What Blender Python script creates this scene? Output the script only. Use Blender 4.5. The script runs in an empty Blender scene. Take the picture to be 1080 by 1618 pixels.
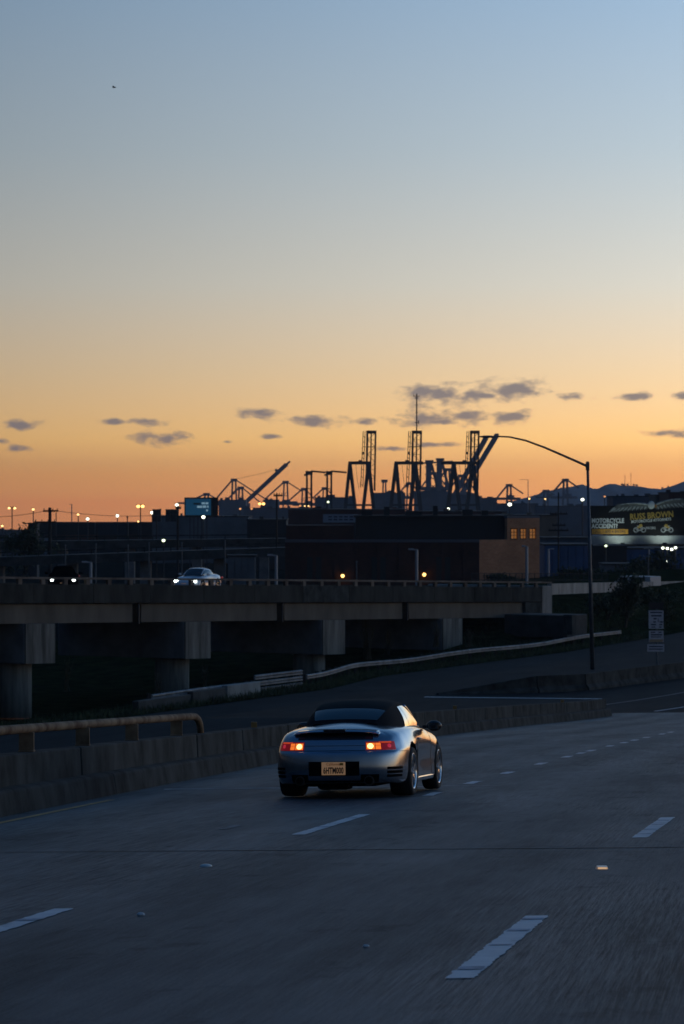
import bpy, bmesh, math, random
import numpy as np
from mathutils import Vector, Matrix
random.seed(7)
rng = np.random.default_rng(11)
SC = bpy.context.scene
COL = SC.collection
R = math.radians
CZ = 12.0          # camera height above the low ground
F = 5000.0         # focal length in photo pixels (1618 px tall frame)
HOR = 790.0        # photo row of the horizon

# ------------------------------------------------------------------ camera
cam_d = bpy.data.cameras.new('camera')
cam = bpy.data.objects.new('camera', cam_d)
COL.objects.link(cam)
cam.location = (0, 0, CZ)
cam.rotation_euler = (R(90), 0, 0)
cam_d.sensor_fit = 'VERTICAL'
cam_d.sensor_height = 36.0
cam_d.sensor_width = 24.0
cam_d.lens = F / 1618 * 36.0
cam_d.shift_y = -(809 - HOR) / 1618
cam_d.clip_start = 0.5
cam_d.clip_end = 30000
cam_d.dof.use_dof = True
cam_d.dof.focus_distance = 33.0
cam_d.dof.aperture_fstop = 8.0
SC.camera = cam

# ------------------------------------------------------------------ render / view
SC.view_settings.view_transform = 'Standard'
SC.view_settings.look = 'None'
SC.view_settings.gamma = 1.0
SC.view_settings.exposure = 0.0
SC.view_settings.use_curve_mapping = False
cy = SC.cycles
cy.use_denoising = True
try:
    cy.denoiser = 'OPENIMAGEDENOISE'
except Exception:
    pass
cy.max_bounces = 6
cy.diffuse_bounces = 3
cy.glossy_bounces = 3
cy.transmission_bounces = 4
cy.volume_bounces = 0
cy.sample_clamp_indirect = 4.0
cy.caustics_reflective = False
cy.caustics_refractive = False

def s2l(c):
    return tuple((v / 255 / 12.92) if v / 255 <= 0.04045 else ((v / 255 + 0.055) / 1.055) ** 2.4 for v in c)

# ------------------------------------------------------------------ world: dusk sky, afterglow low on the right
W = bpy.data.worlds.new('World')
SC.world = W
W.use_nodes = True
nt = W.node_tree
nt.nodes.clear()

def N(tree, typ, **kw):
    n = tree.nodes.new(typ)
    for k, v in kw.items():
        setattr(n, k, v)
    return n

def math_n(tree, op, a, b=None, c=None, clamp=False):
    n = tree.nodes.new('ShaderNodeMath')
    n.operation = op
    n.use_clamp = clamp
    for i, v in enumerate((a, b, c)):
        if v is None:
            continue
        if isinstance(v, (int, float)):
            n.inputs[i].default_value = v
        else:
            tree.links.new(v, n.inputs[i])
    return n.outputs[0]

tc = N(nt, 'ShaderNodeTexCoord')
sep = N(nt, 'ShaderNodeSeparateXYZ')
nt.links.new(tc.outputs['Generated'], sep.inputs[0])
dx, dy, dz = sep.outputs
el = math_n(nt, 'DIVIDE', math_n(nt, 'ARCSINE', dz), math.pi / 2)          # 0..1 over 0..90 deg
el = math_n(nt, 'MAXIMUM', el, 0.0)
az = math_n(nt, 'ARCTAN2', dx, dy)
def ramp(tree, fac, stops, interp='B_SPLINE'):
    r = tree.nodes.new('ShaderNodeValToRGB')
    r.color_ramp.interpolation = interp
    e = r.color_ramp.elements
    while len(e) > 1:
        e.remove(e[-1])
    e[0].position = stops[0][0]
    e[0].color = (*stops[0][1], 1)
    for p, c in stops[1:]:
        x = e.new(p)
        x.color = (*c, 1)
    tree.links.new(fac, r.inputs[0])
    return r.outputs[0]
fq = math_n(nt, 'POWER', el, 0.5)            # spread the low elevations
def st(deg, c, m=1.0):
    return ((max(deg, 0) / 90) ** 0.5, tuple(v * m for v in s2l(c)))
front = ramp(nt, fq, [st(0, (232, 149, 88), 1.33), st(0.45, (236, 165, 95), 1.34), st(1.1, (243, 191, 119), 1.31), st(2.3, (227, 198, 157), 1.16),
                      st(3.9, (200, 196, 184), 1.14), st(6.3, (168, 181, 189), 1.13), st(9, (147, 172, 196), 1.06),
                      st(18, (86, 124, 164)), st(40, (38, 78, 122)), st(90, (22, 56, 98))], 'LINEAR')
back = ramp(nt, fq, [st(0, (26, 32, 38)), st(4, (34, 44, 54)), st(12, (36, 56, 78)), st(40, (30, 62, 102)), st(90, (22, 56, 98))], 'LINEAR')
d = math_n(nt, 'SUBTRACT', az, R(35))
d = math_n(nt, 'WRAP', d, math.pi, -math.pi)
sgm = math_n(nt, 'ADD', math_n(nt, 'MULTIPLY', math_n(nt, 'GREATER_THAN', d, 0.0), R(62)), R(28))   # the glow trails off slowly to the right
g = math_n(nt, 'DIVIDE', d, sgm)
g = math_n(nt, 'MULTIPLY', math_n(nt, 'MULTIPLY', g, g), -0.5)
g = math_n(nt, 'EXPONENT', g)
wide = math_n(nt, 'DIVIDE', d, R(85))
wide = math_n(nt, 'EXPONENT', math_n(nt, 'MULTIPLY', math_n(nt, 'MULTIPLY', wide, wide), -0.5))
# brightness of the afterglow along the horizon, 1.0 straight ahead
amp = math_n(nt, 'ADD', math_n(nt, 'MULTIPLY', g, 2.0), 0.085)
# glow variation dies out with height
up = N(nt, 'ShaderNodeMapRange', interpolation_type='SMOOTHSTEP')
nt.links.new(el, up.inputs[0])
up.inputs[1].default_value = 5 / 90
up.inputs[2].default_value = 50 / 90
amp = math_n(nt, 'ADD', math_n(nt, 'MULTIPLY', amp, math_n(nt, 'SUBTRACT', 1.0, up.outputs[0])), up.outputs[0])
fr2 = N(nt, 'ShaderNodeVectorMath', operation='SCALE')
nt.links.new(front, fr2.inputs[0])
nt.links.new(amp, fr2.inputs['Scale'])
mix = N(nt, 'ShaderNodeMix', data_type='RGBA')
nt.links.new(wide, mix.inputs[0])
nt.links.new(back, mix.inputs[6])
nt.links.new(fr2.outputs[0], mix.inputs[7])
# small dusk clouds low over the harbour
ta = math_n(nt, 'DIVIDE', dx, math_n(nt, 'MAXIMUM', dy, 0.05))
tb = math_n(nt, 'DIVIDE', dz, math_n(nt, 'MAXIMUM', dy, 0.05))
cmb = N(nt, 'ShaderNodeCombineXYZ')
nt.links.new(ta, cmb.inputs[0])
nt.links.new(tb, cmb.inputs[1])
nz = N(nt, 'ShaderNodeTexNoise', noise_dimensions='2D')
mp = N(nt, 'ShaderNodeMapping')
mp.inputs['Scale'].default_value = (150, 330, 1)
nt.links.new(cmb.outputs[0], mp.inputs[0])
nt.links.new(mp.outputs[0], nz.inputs['Vector'])
nz.inputs['Scale'].default_value = 1.0
nz.inputs['Detail'].default_value = 4.0
nz.inputs['Roughness'].default_value = 0.55
clouds = [(694, 624, 74, 23), (742, 622, 30, 11), (812, 616, 62, 23), (770, 625, 30, 6), (735, 656, 50, 19), (665, 663, 56, 16),
          (805, 658, 40, 15), (700, 667, 44, 6), (905, 627, 36, 8), (1003, 625, 32, 9), (1075, 625, 24, 8), (1058, 684, 50, 9),
          (497, 665, 60, 11), (572, 667, 24, 7), (408, 651, 42, 11), (254, 692, 54, 13), (232, 666, 38, 8), (178, 668, 22, 7),
          (34, 671, 38, 10), (25, 709, 24, 7), (430, 690, 20, 5), (690, 702, 50, 6), (618, 709, 30, 5), (358, 698, 12, 4), (2, 697, 12, 6)]
dist = None
for (px, py, hw, hh) in clouds:
    m = N(nt, 'ShaderNodeMapping', vector_type='TEXTURE')
    m.inputs['Location'].default_value = ((px - 540) / F, (HOR - py) / F, 0)
    m.inputs['Scale'].default_value = (hw / F, hh / F, 1)
    nt.links.new(cmb.outputs[0], m.inputs[0])
    ln = N(nt, 'ShaderNodeVectorMath', operation='LENGTH')
    nt.links.new(m.outputs[0], ln.inputs[0])
    dist = ln.outputs['Value'] if dist is None else math_n(nt, 'MINIMUM', dist, ln.outputs['Value'])
dn = math_n(nt, 'ADD', dist, math_n(nt, 'MULTIPLY', math_n(nt, 'SUBTRACT', nz.outputs[0], 0.5), 1.9))
cm = N(nt, 'ShaderNodeMapRange', interpolation_type='SMOOTHSTEP')
nt.links.new(dn, cm.inputs[0])
cm.inputs[1].default_value = 1.06
cm.inputs[2].default_value = 0.12
cm.inputs[3].default_value = 0.0
cm.inputs[4].default_value = 0.8
near = math_n(nt, 'LESS_THAN', dist, 1.6)
ahead = math_n(nt, 'GREATER_THAN', dy, 0.3)
cfac = math_n(nt, 'MULTIPLY', math_n(nt, 'MULTIPLY', cm.outputs[0], near), ahead)
mix2 = N(nt, 'ShaderNodeMix', data_type='RGBA')
nt.links.new(cfac, mix2.inputs[0])
nt.links.new(mix.outputs[2], mix2.inputs[6])
mix2.inputs[7].default_value = (*s2l((98, 102, 120)), 1)
bg = N(nt, 'ShaderNodeBackground')
bg.inputs['Strength'].default_value = 1.0
nt.links.new(mix2.outputs[2], bg.inputs['Color'])
wo = N(nt, 'ShaderNodeOutputWorld')
nt.links.new(bg.outputs[0], wo.inputs['Surface'])

# ================================================================== helpers
def P(px, py, Y):
    """the point at distance Y that the photo shows at (px, py)"""
    return Vector(((px - 540) / F * Y, Y, CZ - (py - HOR) / F * Y))
def X(px, Y):
    return (px - 540) / F * Y
def Z(py, Y):
    return CZ - (py - HOR) / F * Y

MATS = {}
def mat(name, col, rough=0.6, metal=0.0, var=0.0, scale=3.0, bump=0.0, emit=None, strength=0.0, coat=0.0, spec=0.5, var_col=None, aniso=None):
    if name in MATS:
        return MATS[name]
    m = bpy.data.materials.new(name)
    m.use_nodes = True
    t = m.node_tree
    b = t.nodes['Principled BSDF']
    b.inputs['Base Color'].default_value = (*col, 1)
    b.inputs['Roughness'].default_value = rough
    b.inputs['Metallic'].default_value = metal
    b.inputs['Coat Weight'].default_value = coat
    b.inputs['Coat Roughness'].default_value = 0.05
    b.inputs['Specular IOR Level'].default_value = spec
    if emit is not None:
        b.inputs['Emission Color'].default_value = (*emit, 1)
        b.inputs['Emission Strength'].default_value = strength
    if var > 0 or bump > 0:
        tcn = N(t, 'ShaderNodeTexCoord')
        mpn = N(t, 'ShaderNodeMapping')
        t.links.new(tcn.outputs['Object'], mpn.inputs[0])
        if aniso:
            mpn.inputs['Scale'].default_value = aniso
        no = N(t, 'ShaderNodeTexNoise')
        no.inputs['Scale'].default_value = scale
        no.inputs['Detail'].default_value = 6
        no.inputs['Roughness'].default_value = 0.62
        t.links.new(mpn.outputs[0], no.inputs['Vector'])
        if var > 0:
            c2 = var_col if var_col else tuple(v * (1 - var) for v in col)
            hi = tuple(min(1, v * (1 + var * 0.5)) for v in col)
            o = ramp(t, no.outputs[0], [(0.34, c2), (0.66, hi)], 'LINEAR')
            t.links.new(o, b.inputs['Base Color'])
        if bump > 0:
            bp = N(t, 'ShaderNodeBump')
            bp.inputs['Strength'].default_value = bump
            bp.inputs['Distance'].default_value = 0.02
            t.links.new(no.outputs[0], bp.inputs['Height'])
            t.links.new(bp.outputs[0], b.inputs['Normal'])
    MATS[name] = m
    return m

class MB:
    def __init__(s):
        s.v = []
        s.f = []
    def add(s, verts, faces):
        o = len(s.v)
        s.v += [tuple(p) for p in verts]
        s.f += [tuple(i + o for i in f) for f in faces]
        return s
    def box(s, c, d, rz=0.0):
        hx, hy, hz = d[0] / 2, d[1] / 2, d[2] / 2
        ca, sa = math.cos(rz), math.sin(rz)
        vs = []
        for z in (-hz, hz):
            for x, y in ((-hx, -hy), (hx, -hy), (hx, hy), (-hx, hy)):
                vs.append((c[0] + x * ca - y * sa, c[1] + x * sa + y * ca, c[2] + z))
        return s.add(vs, [(3, 2, 1, 0), (4, 5, 6, 7), (0, 1, 5, 4), (1, 2, 6, 5), (2, 3, 7, 6), (3, 0, 4, 7)])
    def bar(s, p, q, w, h=None, up=(0, 0, 1)):
        """rectangular bar from p to q"""
        h = w if h is None else h
        p, q = Vector(p), Vector(q)
        d = (q - p).normalized()
        u = Vector(up)
        if abs(d.dot(u)) > 0.99:
            u = Vector((0, 1, 0))
        a = d.cross(u).normalized() * w / 2
        b = a.cross(d).normalized() * h / 2
        vs = [p - a - b, p + a - b, p + a + b, p - a + b, q - a - b, q + a - b, q + a + b, q - a + b]
        return s.add(vs, [(3, 2, 1, 0), (4, 5, 6, 7), (0, 1, 5, 4), (1, 2, 6, 5), (2, 3, 7, 6), (3, 0, 4, 7)])
    def tube(s, pts, r, n=8, cap=True):
        pts = [Vector(p) for p in pts]
        rr = r if isinstance(r, (list, tuple)) else [r] * len(pts)
        rings = []
        for i, p in enumerate(pts):
            d = (pts[min(i + 1, len(pts) - 1)] - pts[max(i - 1, 0)]).normalized()
            u = Vector((0, 0, 1)) if abs(d.z) < 0.95 else Vector((0, 1, 0))
            a = d.cross(u).normalized()
            b = a.cross(d).normalized()
            rings.append([p + (a * math.cos(2 * math.pi * k / n) + b * math.sin(2 * math.pi * k / n)) * rr[i] for k in range(n)])
        vs = [v for rg in rings for v in rg]
        fs = []
        for i in range(len(pts) - 1):
            for k in range(n):
                k2 = (k + 1) % n
                fs.append((i * n + k, i * n + k2, (i + 1) * n + k2, (i + 1) * n + k))
        if cap:
            fs.append(tuple(range(n)))
            fs.append(tuple((len(pts) - 1) * n + k for k in reversed(range(n))))
        return s.add(vs, fs)
    def sphere(s, c, r, n=8, m=5):
        vs, fs = [], []
        rx, ry, rz_ = r if isinstance(r, (list, tuple)) else (r, r, r)
        for j in range(m + 1):
            th = math.pi * j / m
            for k in range(n):
                ph = 2 * math.pi * k / n
                vs.append((c[0] + rx * math.sin(th) * math.cos(ph), c[1] + ry * math.sin(th) * math.sin(ph), c[2] + rz_ * math.cos(th)))
        for j in range(m):
            for k in range(n):
                k2 = (k + 1) % n
                fs.append((j * n + k, (j + 1) * n + k, (j + 1) * n + k2, j * n + k2))
        return s.add(vs, fs)
    def prism(s, poly, y0, y1):
        """polygon in x,z extruded along y"""
        n = len(poly)
        vs = [(x, y0, z) for x, z in poly] + [(x, y1, z) for x, z in poly]
        fs = [tuple(range(n)), tuple(reversed(range(n, 2 * n)))]
        for i in range(n):
            j = (i + 1) % n
            fs.append((j, i, i + n, j + n))
        return s.add(vs, fs)
    def build(s, name, m, parent=None, smooth=False, bevel=0.0):
        me = bpy.data.meshes.new(name)
        me.from_pydata(s.v, [], s.f)
        bm = bmesh.new()
        bm.from_mesh(me)
        bmesh.ops.recalc_face_normals(bm, faces=bm.faces)
        bm.to_mesh(me)
        bm.free()
        me.update()
        if smooth:
            me.polygons.foreach_set('use_smooth', [True] * len(me.polygons))
        o = bpy.data.objects.new(name, me)
        COL.objects.link(o)
        if m is not None:
            me.materials.append(m)
        if parent is not None:
            o.parent = parent
        if bevel > 0:
            md = o.modifiers.new('bevel', 'BEVEL')
            md.width = bevel
            md.segments = 2
            md.limit_method = 'ANGLE'
        return o

def tag(o, label=None, cat=None, group=None, kind=None):
    if label: o['label'] = label
    if cat: o['category'] = cat
    if group: o['group'] = group
    if kind: o['kind'] = kind
    return o
def thing(name, label, cat, loc=(0, 0, 0), rz=0.0, group=None):
    o = bpy.data.objects.new(name, None)
    o.empty_display_size = 0.3
    COL.objects.link(o)
    o.location = loc
    o.rotation_euler = (0, 0, rz)
    return tag(o, label, cat, group)
def copy_tree(o, parent=None):
    c = o.copy()
    COL.objects.link(c)
    if parent is not None:
        c.parent = parent
    for ch in list(o.children):
        copy_tree(ch, c)
    return c
def text_obj(body, size, m, parent, loc, rot=(R(90), 0, 0), align='LEFT', name='lettering', bold=0.0, extrude=0.004, sx=1.0, shear=0.0):
    cu = bpy.data.curves.new(name, 'FONT')
    cu.body = body
    cu.size = size
    cu.align_x = align
    cu.extrude = extrude
    cu.offset = bold
    cu.shear = shear
    cu.resolution_u = 2
    tmp = bpy.data.objects.new(name + '_tmp', cu)
    COL.objects.link(tmp)
    dg = bpy.context.evaluated_depsgraph_get()
    me = bpy.data.meshes.new_from_object(tmp.evaluated_get(dg))
    bpy.data.objects.remove(tmp)
    bpy.data.curves.remove(cu)
    me.name = name
    me.materials.clear()
    me.materials.append(m)
    o = bpy.data.objects.new(name, me)
    COL.objects.link(o)
    o.parent = parent
    o.location = loc
    o.rotation_euler = rot
    o.scale = (sx, 1, 1)
    return o
def cr(xs, ys, x):
    """smooth monotone-ish interpolation (finite difference cubic)"""
    xs = np.asarray(xs, float); ys = np.asarray(ys, float); x = np.asarray(x, float)
    m = np.gradient(ys, xs)
    i = np.clip(np.searchsorted(xs, x) - 1, 0, len(xs) - 2)
    h = xs[i + 1] - xs[i]
    t = (x - xs[i]) / h
    lo = x < xs[0]; hi = x > xs[-1]
    v = (2*t**3 - 3*t**2 + 1) * ys[i] + (t**3 - 2*t**2 + t) * h * m[i] + (-2*t**3 + 3*t**2) * ys[i+1] + (t**3 - t**2) * h * m[i+1]
    v = np.where(lo, ys[0] + (x - xs[0]) * m[0], v)
    v = np.where(hi, ys[-1] + (x - xs[-1]) * m[-1], v)
    return v

# ================================================================== materials
def road_mat(name, c_lo, c_hi, rough, groove=1.0, spec=0.13):
    m = bpy.data.materials.new(name)
    m.use_nodes = True
    t = m.node_tree
    b = t.nodes['Principled BSDF']
    uv = N(t, 'ShaderNodeUVMap')
    def noise(sx, sy, det, rg=0.6):
        mp = N(t, 'ShaderNodeMapping')
        mp.inputs['Scale'].default_value = (sx, sy, 1)
        t.links.new(uv.outputs[0], mp.inputs[0])
        n = N(t, 'ShaderNodeTexNoise', noise_dimensions='2D')
        n.inputs['Scale'].default_value = 1
        n.inputs['Detail'].default_value = det
        n.inputs['Roughness'].default_value = rg
        t.links.new(mp.outputs[0], n.inputs['Vector'])
        return n.outputs[0]
    patch = noise(0.5, 0.14, 5)          # wheel-path tone
    streak = noise(4.0, 0.35, 4, 0.7)     # long streaks
    grain = noise(55, 30, 4, 0.85)         # aggregate
    tine = noise(40, 0.9, 3, 0.8)       # grooves along the lane
    where = noise(0.35, 0.10, 3)
    a = math_n(t, 'ADD', math_n(t, 'MULTIPLY', patch, 0.55), math_n(t, 'MULTIPLY', streak, 0.3))
    a = math_n(t, 'ADD', a, math_n(t, 'MULTIPLY', grain, 0.46))
    if groove >= 1.0:                      # wheel tracks and drip stains of the worn deck
        sx_ = N(t, 'ShaderNodeSeparateXYZ'); t.links.new(uv.outputs[0], sx_.inputs[0])
        wt_ = math_n(t, 'COSINE', math_n(t, 'MULTIPLY', math_n(t, 'ADD', sx_.outputs[0], math_n(t, 'MULTIPLY', patch, 0.5)), 2 * math.pi / 1.8))
        a = math_n(t, 'ADD', a, math_n(t, 'MULTIPLY', wt_, 0.055))
        spots_ = N(t, 'ShaderNodeMapRange'); t.links.new(noise(1.3, 0.9, 4, 0.7), spots_.inputs[0])
        spots_.inputs[1].default_value = 0.60; spots_.inputs[2].default_value = 0.72
        spots_.inputs[3].default_value = 0.0; spots_.inputs[4].default_value = -0.13
        a = math_n(t, 'ADD', a, spots_.outputs[0])
    tm = N(t, 'ShaderNodeMapRange')
    t.links.new(where, tm.inputs[0])
    tm.inputs[1].default_value = 0.42; tm.inputs[2].default_value = 0.62
    tm.inputs[3].default_value = 0.26 * groove; tm.inputs[4].default_value = 0.95 * groove
    tg = math_n(t, 'MULTIPLY', math_n(t, 'SUBTRACT', tine, 0.5), tm.outputs[0])
    a = math_n(t, 'ADD', a, tg)
    col = ramp(t, a, [(0.42, c_lo), (0.90, c_hi)], 'LINEAR')
    t.links.new(col, b.inputs['Base Color'])
    rr = N(t, 'ShaderNodeMapRange')
    t.links.new(a, rr.inputs[0])
    rr.inputs[1].default_value = 0.3; rr.inputs[2].default_value = 0.9
    rr.inputs[3].default_value = rough + 0.08; rr.inputs[4].default_value = rough - 0.06
    t.links.new(rr.outputs[0], b.inputs['Roughness'])
    b.inputs['Specular IOR Level'].default_value = spec
    bp = N(t, 'ShaderNodeBump')
    bp.inputs['Strength'].default_value = 0.7
    bp.inputs['Distance'].default_value = 0.014
    hgt = math_n(t, 'ADD', math_n(t, 'MULTIPLY', tg, 1.6), math_n(t, 'MULTIPLY', grain, 0.5))
    t.links.new(hgt, bp.inputs['Height'])
    t.links.new(bp.outputs[0], b.inputs['Normal'])
    return m
M_deck = road_mat('worn_grooved_concrete', (0.020, 0.025, 0.029), (0.125, 0.146, 0.158), 0.58)
M_asph = road_mat('dark_asphalt', (0.010, 0.011, 0.0125), (0.030, 0.031, 0.034), 0.85, 0.5, 0.06)
M_conc = mat('stained_concrete', (0.058, 0.062, 0.060), 0.95, var=0.6, scale=1.8, bump=0.5, spec=0.1, aniso=(0.8, 0.9, 0.6))
M_conc_d = mat('sooty_concrete', (0.05, 0.05, 0.048), 0.9, var=0.5, scale=0.8, bump=0.2)
M_conc_l = mat('pale_weathered_concrete', (0.30, 0.285, 0.26), 0.85, var=0.45, scale=0.9, bump=0.2, aniso=(1, 1, 0.25))
M_rust = mat('rusted_pale_paint', (0.24, 0.17, 0.105), 0.85, var=0.6, scale=2.2, var_col=(0.085, 0.036, 0.016), spec=0.2)
M_steelrail = mat('galvanised_steel', (0.21, 0.225, 0.24), 0.55, metal=0.4, var=0.5, scale=2)
M_paint = mat('white_road_paint', (0.62, 0.64, 0.66), 0.6, var=0.35, scale=5)
M_yel = mat('yellow_road_paint', (0.55, 0.27, 0.05), 0.6, var=0.6, scale=4, var_col=(0.30, 0.16, 0.05))
M_rubber = mat('black_joint_seal', (0.02, 0.02, 0.02), 0.8)
M_blk = mat('matt_black', (0.012, 0.012, 0.013), 0.6)
M_darksteel = mat('dark_painted_steel', (0.03, 0.03, 0.034), 0.6)
M_pole = mat('weathered_grey_pole', (0.13, 0.14, 0.15), 0.6, metal=0.3, var=0.3, scale=4)
M_wood = mat('creosoted_wood', (0.035, 0.028, 0.022), 0.9)
M_brick = None

# ================================================================== setting: roads and ground
def zroad(x, y):
    lin = -1.5 + 0.015 * x - 0.0582 * min(y, 115.0)
    if y > 115:
        t = min(y, 155.0) - 115
        lin += -0.0582 * t + 0.5 * (0.0542 / 40) * t * t - 0.015 * x * (t / 40)
        if y > 155:
            lin += -0.004 * (y - 155)
    return CZ + lin
def xL(y):
    return -2.1 + 0.139 * (y - 20) + 0.00036 * (y - 20) ** 2
def xR(y):
    return xL(y) + min(3.6, 3.28 + 0.018 * max(y - 18, -10))
FY = [-20, 10, 37, 54, 90, 109.5, 128, 150]
FX = [-10.2, -6.95, -4.0, -2.05, 2.9, 6.74, 11.0, 16.6]
def xfoot(y):
    return float(cr(FY, FX, y))

def sheet(name, rows, m, uvs, kind='structure', skirt=None):
    """rows: list of lists of points; uvs the same shape"""
    nr, nc = len(rows), len(rows[0])
    vs = [p for r in rows for p in r]
    fs = [(i * nc + j, i * nc + j + 1, (i + 1) * nc + j + 1, (i + 1) * nc + j) for i in range(nr - 1) for j in range(nc - 1)]
    uvf = [u for r in uvs for u in r]
    me = bpy.data.meshes.new(name)
    me.from_pydata(vs, [], fs)
    ul = me.uv_layers.new(name='UVMap')
    for lp in me.loops:
        ul.data[lp.index].uv = uvf[lp.vertex_index]
    me.materials.append(m)
    me.polygons.foreach_set('use_smooth', [True] * len(me.polygons))
    o = bpy.data.objects.new(name, me)
    COL.objects.link(o)
    if kind: o['kind'] = kind
    return o
ys = list(np.arange(-20, 132.1, 2.0))
ts = [0, 1.2, 2.5, 4, 6, 8, 10, 12, 15, 18, 22, 26]
rows, uvs = [], []
for y in ys:
    xf = xfoot(y)
    rows.append([(xf - 0.6, y, CZ - 13)] + [(xf - 0.6, y, zroad(xf, y))] + [(xf + t, y, zroad(xf + t, y)) for t in ts])
    uvs.append([(-5, y), (-0.6, y)] + [(t + xf - xL(y), y) for t in ts])
freeway = sheet('freeway', rows, M_deck, uvs)
# asphalt beyond the concrete deck
rows, uvs = [], []
for y in np.arange(130, 340, 4.0):
    c = 10 + (y - 130) * 0.28 + max(0, y - 160) * 0.12
    rows.append([(c + t, y, zroad(c + t, y) - (0.012 if y < 133 else 0)) for t in (-16, -10, -5, 0, 5, 10, 15, 20, 26, 40)])
    uvs.append([(t, y) for t in (-16, -10, -5, 0, 5, 10, 15, 20, 26, 40)])
asph = sheet('asphalt_freeway', rows, M_asph, uvs)

# guardrail line: top of the beam
GX = [-16, -9.5, -4.8, -2.1, 0.74, 6.3, 13.8, 20.6, 27]
GY = [140, 156, 167, 173, 185, 198, 215, 234, 253]
LOWZ = CZ - 10.3
rows, uvs = [], []
for i in range(-6, 22):
    s = i / 16
    gx = float(np.interp(s * 16, range(len(GX)), GX)) if 0 <= i <= 8 else (GX[0] + (i) * 7.0 if i < 0 else GX[-1] + (i - 8) * 7.0)
    gy = float(np.interp(s * 16, range(len(GY)), GY)) if 0 <= i <= 8 else (GY[0] + (i) * 16.5 if i < 0 else GY[-1] + (i - 8) * 18.0)
    r_, u_ = [], []
    for k, w in enumerate((1.6, 6, 12, 20, 30, 45, 60)):
        r_.append((gx + w * 0.90, gy - w * 0.42, LOWZ))
        u_.append((w, i * 17.0))
    rows.append(r_); uvs.append(u_)
low = sheet('lower_road', rows, M_asph, uvs)
# big ground sheet
M_dirt = mat('dry_dark_earth', (0.022, 0.021, 0.018), 1.0, var=0.5, scale=0.15, spec=0.0)
rows, uvs = [], []
def gz(Y):
    return CZ - max(12.4, 0.0113 * Y)
for y in (-400, 0, 150, 300, 600, 1097, 1200, 1700, 2500, 5200, 9000):
    rows.append([(x, y, gz(y)) for x in (-6000, -2000, -600, -150, 0, 150, 600, 2000, 6000)])
    uvs.append([(x, y) for x in (-6000, -2000, -600, -150, 0, 150, 600, 2000, 6000)])
ground = sheet('ground', rows, M_dirt, uvs)
# grassy verge sloping down from the lower road's far edge to the ground under the viaduct
M_turf = mat('dark_rough_turf', (0.030, 0.034, 0.014), 1.0, var=0.6, scale=0.8, bump=0.5, spec=0.0)
rows, uvs = [], []
vpts = [(-44, 74)] + list(zip(GX, GY)) + [(34, 270), (48, 306), (70, 360)]
for (gx, gy) in vpts:
    b = min(max((gx - 9) / 12, 0), 1)                     # embankment rises on the right
    r_ = []
    for w, dz in ((1.6, -0.02), (0.6, 0.10), (-1.0, 0.12), (-4, -0.8 + b * 1.8), (-8, -1.7 + b * 3.9), (-12, -2.05 + b * 4.5), (-22, -2.05 + b * 4.5), (-40, -2.1 + b * 4.0)):
        r_.append((gx + w * 0.90 + (rng.random() - 0.5) * 0.5, gy - w * 0.42, LOWZ + dz + (rng.random() - 0.5) * 0.12 * (w < -2)))
    rows.append(r_)
    uvs.append([(k, gx) for k in range(len(r_))])
verge = sheet('verge', rows, M_turf, uvs)

# ---- road markings (children of the road)
def strip_mb(fx, y0, y1, w, lift=0.005, n=4, jag=0.0):
    mb = MB()
    vs = []
    for k in range(n + 1):
        y = y0 + (y1 - y0) * k / n
        for s in (-1, 1):
            x = fx(y) + s * (w / 2 + (rng.random() - 0.6) * jag)
            vs.append((x, y, zroad(x, y) + lift))
    mb.add(vs, [(2 * k, 2 * k + 1, 2 * k + 3, 2 * k + 2) for k in range(n)])
    return mb
dash_m = bpy.data.materials.new('scuffed_lane_paint')
dash_m.use_nodes = True
_t = dash_m.node_tree
_b = _t.nodes['Principled BSDF']
_tc = N(_t, 'ShaderNodeTexCoord')
_n1 = N(_t, 'ShaderNodeTexNoise'); _n1.inputs['Scale'].default_value = 2.2; _n1.inputs['Detail'].default_value = 8; _n1.inputs['Roughness'].default_value = 0.7
_t.links.new(_tc.outputs['Object'], _n1.inputs['Vector'])
_c = ramp(_t, _n1.outputs[0], [(0.30, (0.16, 0.18, 0.21)), (0.42, (0.50, 0.52, 0.55)), (0.7, (0.68, 0.69, 0.70))], 'LINEAR')
_t.links.new(_c, _b.inputs['Base Color'])
_b.inputs['Roughness'].default_value = 0.55
M_smudge = mat('tyre_scuff', (0.30, 0.35, 0.44), 0.6, var=0.5, scale=12)
for (a, b_) in ((16.0, 20.2), (30.0, 34.3), (44.6, 48.8)):
    strip_mb(xR, a, b_, 0.155, n=60, jag=0.018).build('lane_dash', dash_m, freeway)
for (a, b_) in ((16.8, 21.5), (31.6, 36.3)):
    strip_mb(xL, a, b_, 0.145, n=60, jag=0.018).build('lane_dash', dash_m, freeway)
for (fx, y, l) in ((xR, 16.45, 0.14), (xR, 17.95, 0.05), (xR, 18.95, 0.12), (xR, 19.85, 0.10), (xR, 30.6, 0.1), (xR, 31.5, 0.1), (xR, 32.5, 0.1), (xR, 33.4, 0.12), (xL, 20.4, 0.12), (xL, 18.9, 0.10), (xL, 33.1, 0.14), (xL, 35.2, 0.1)):
    strip_mb(fx, y, y + l * 1.2, 0.13, lift=0.0085, n=2).build('tyre_scuff', M_smudge, freeway)
for y in (42.6, 47.2, 52.0, 57.4, 62.5, 65.4, 67.5, 72.0, 75.6, 78.4, 82.0, 86.6, 89.5, 96, 103, 110):
    strip_mb(xL, y - 0.5 - 0.2 * rng.random(), y + 0.35 + 0.3 * rng.random(), 0.16, n=6, jag=0.03).build('short_dash', dash_m, freeway)
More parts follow.
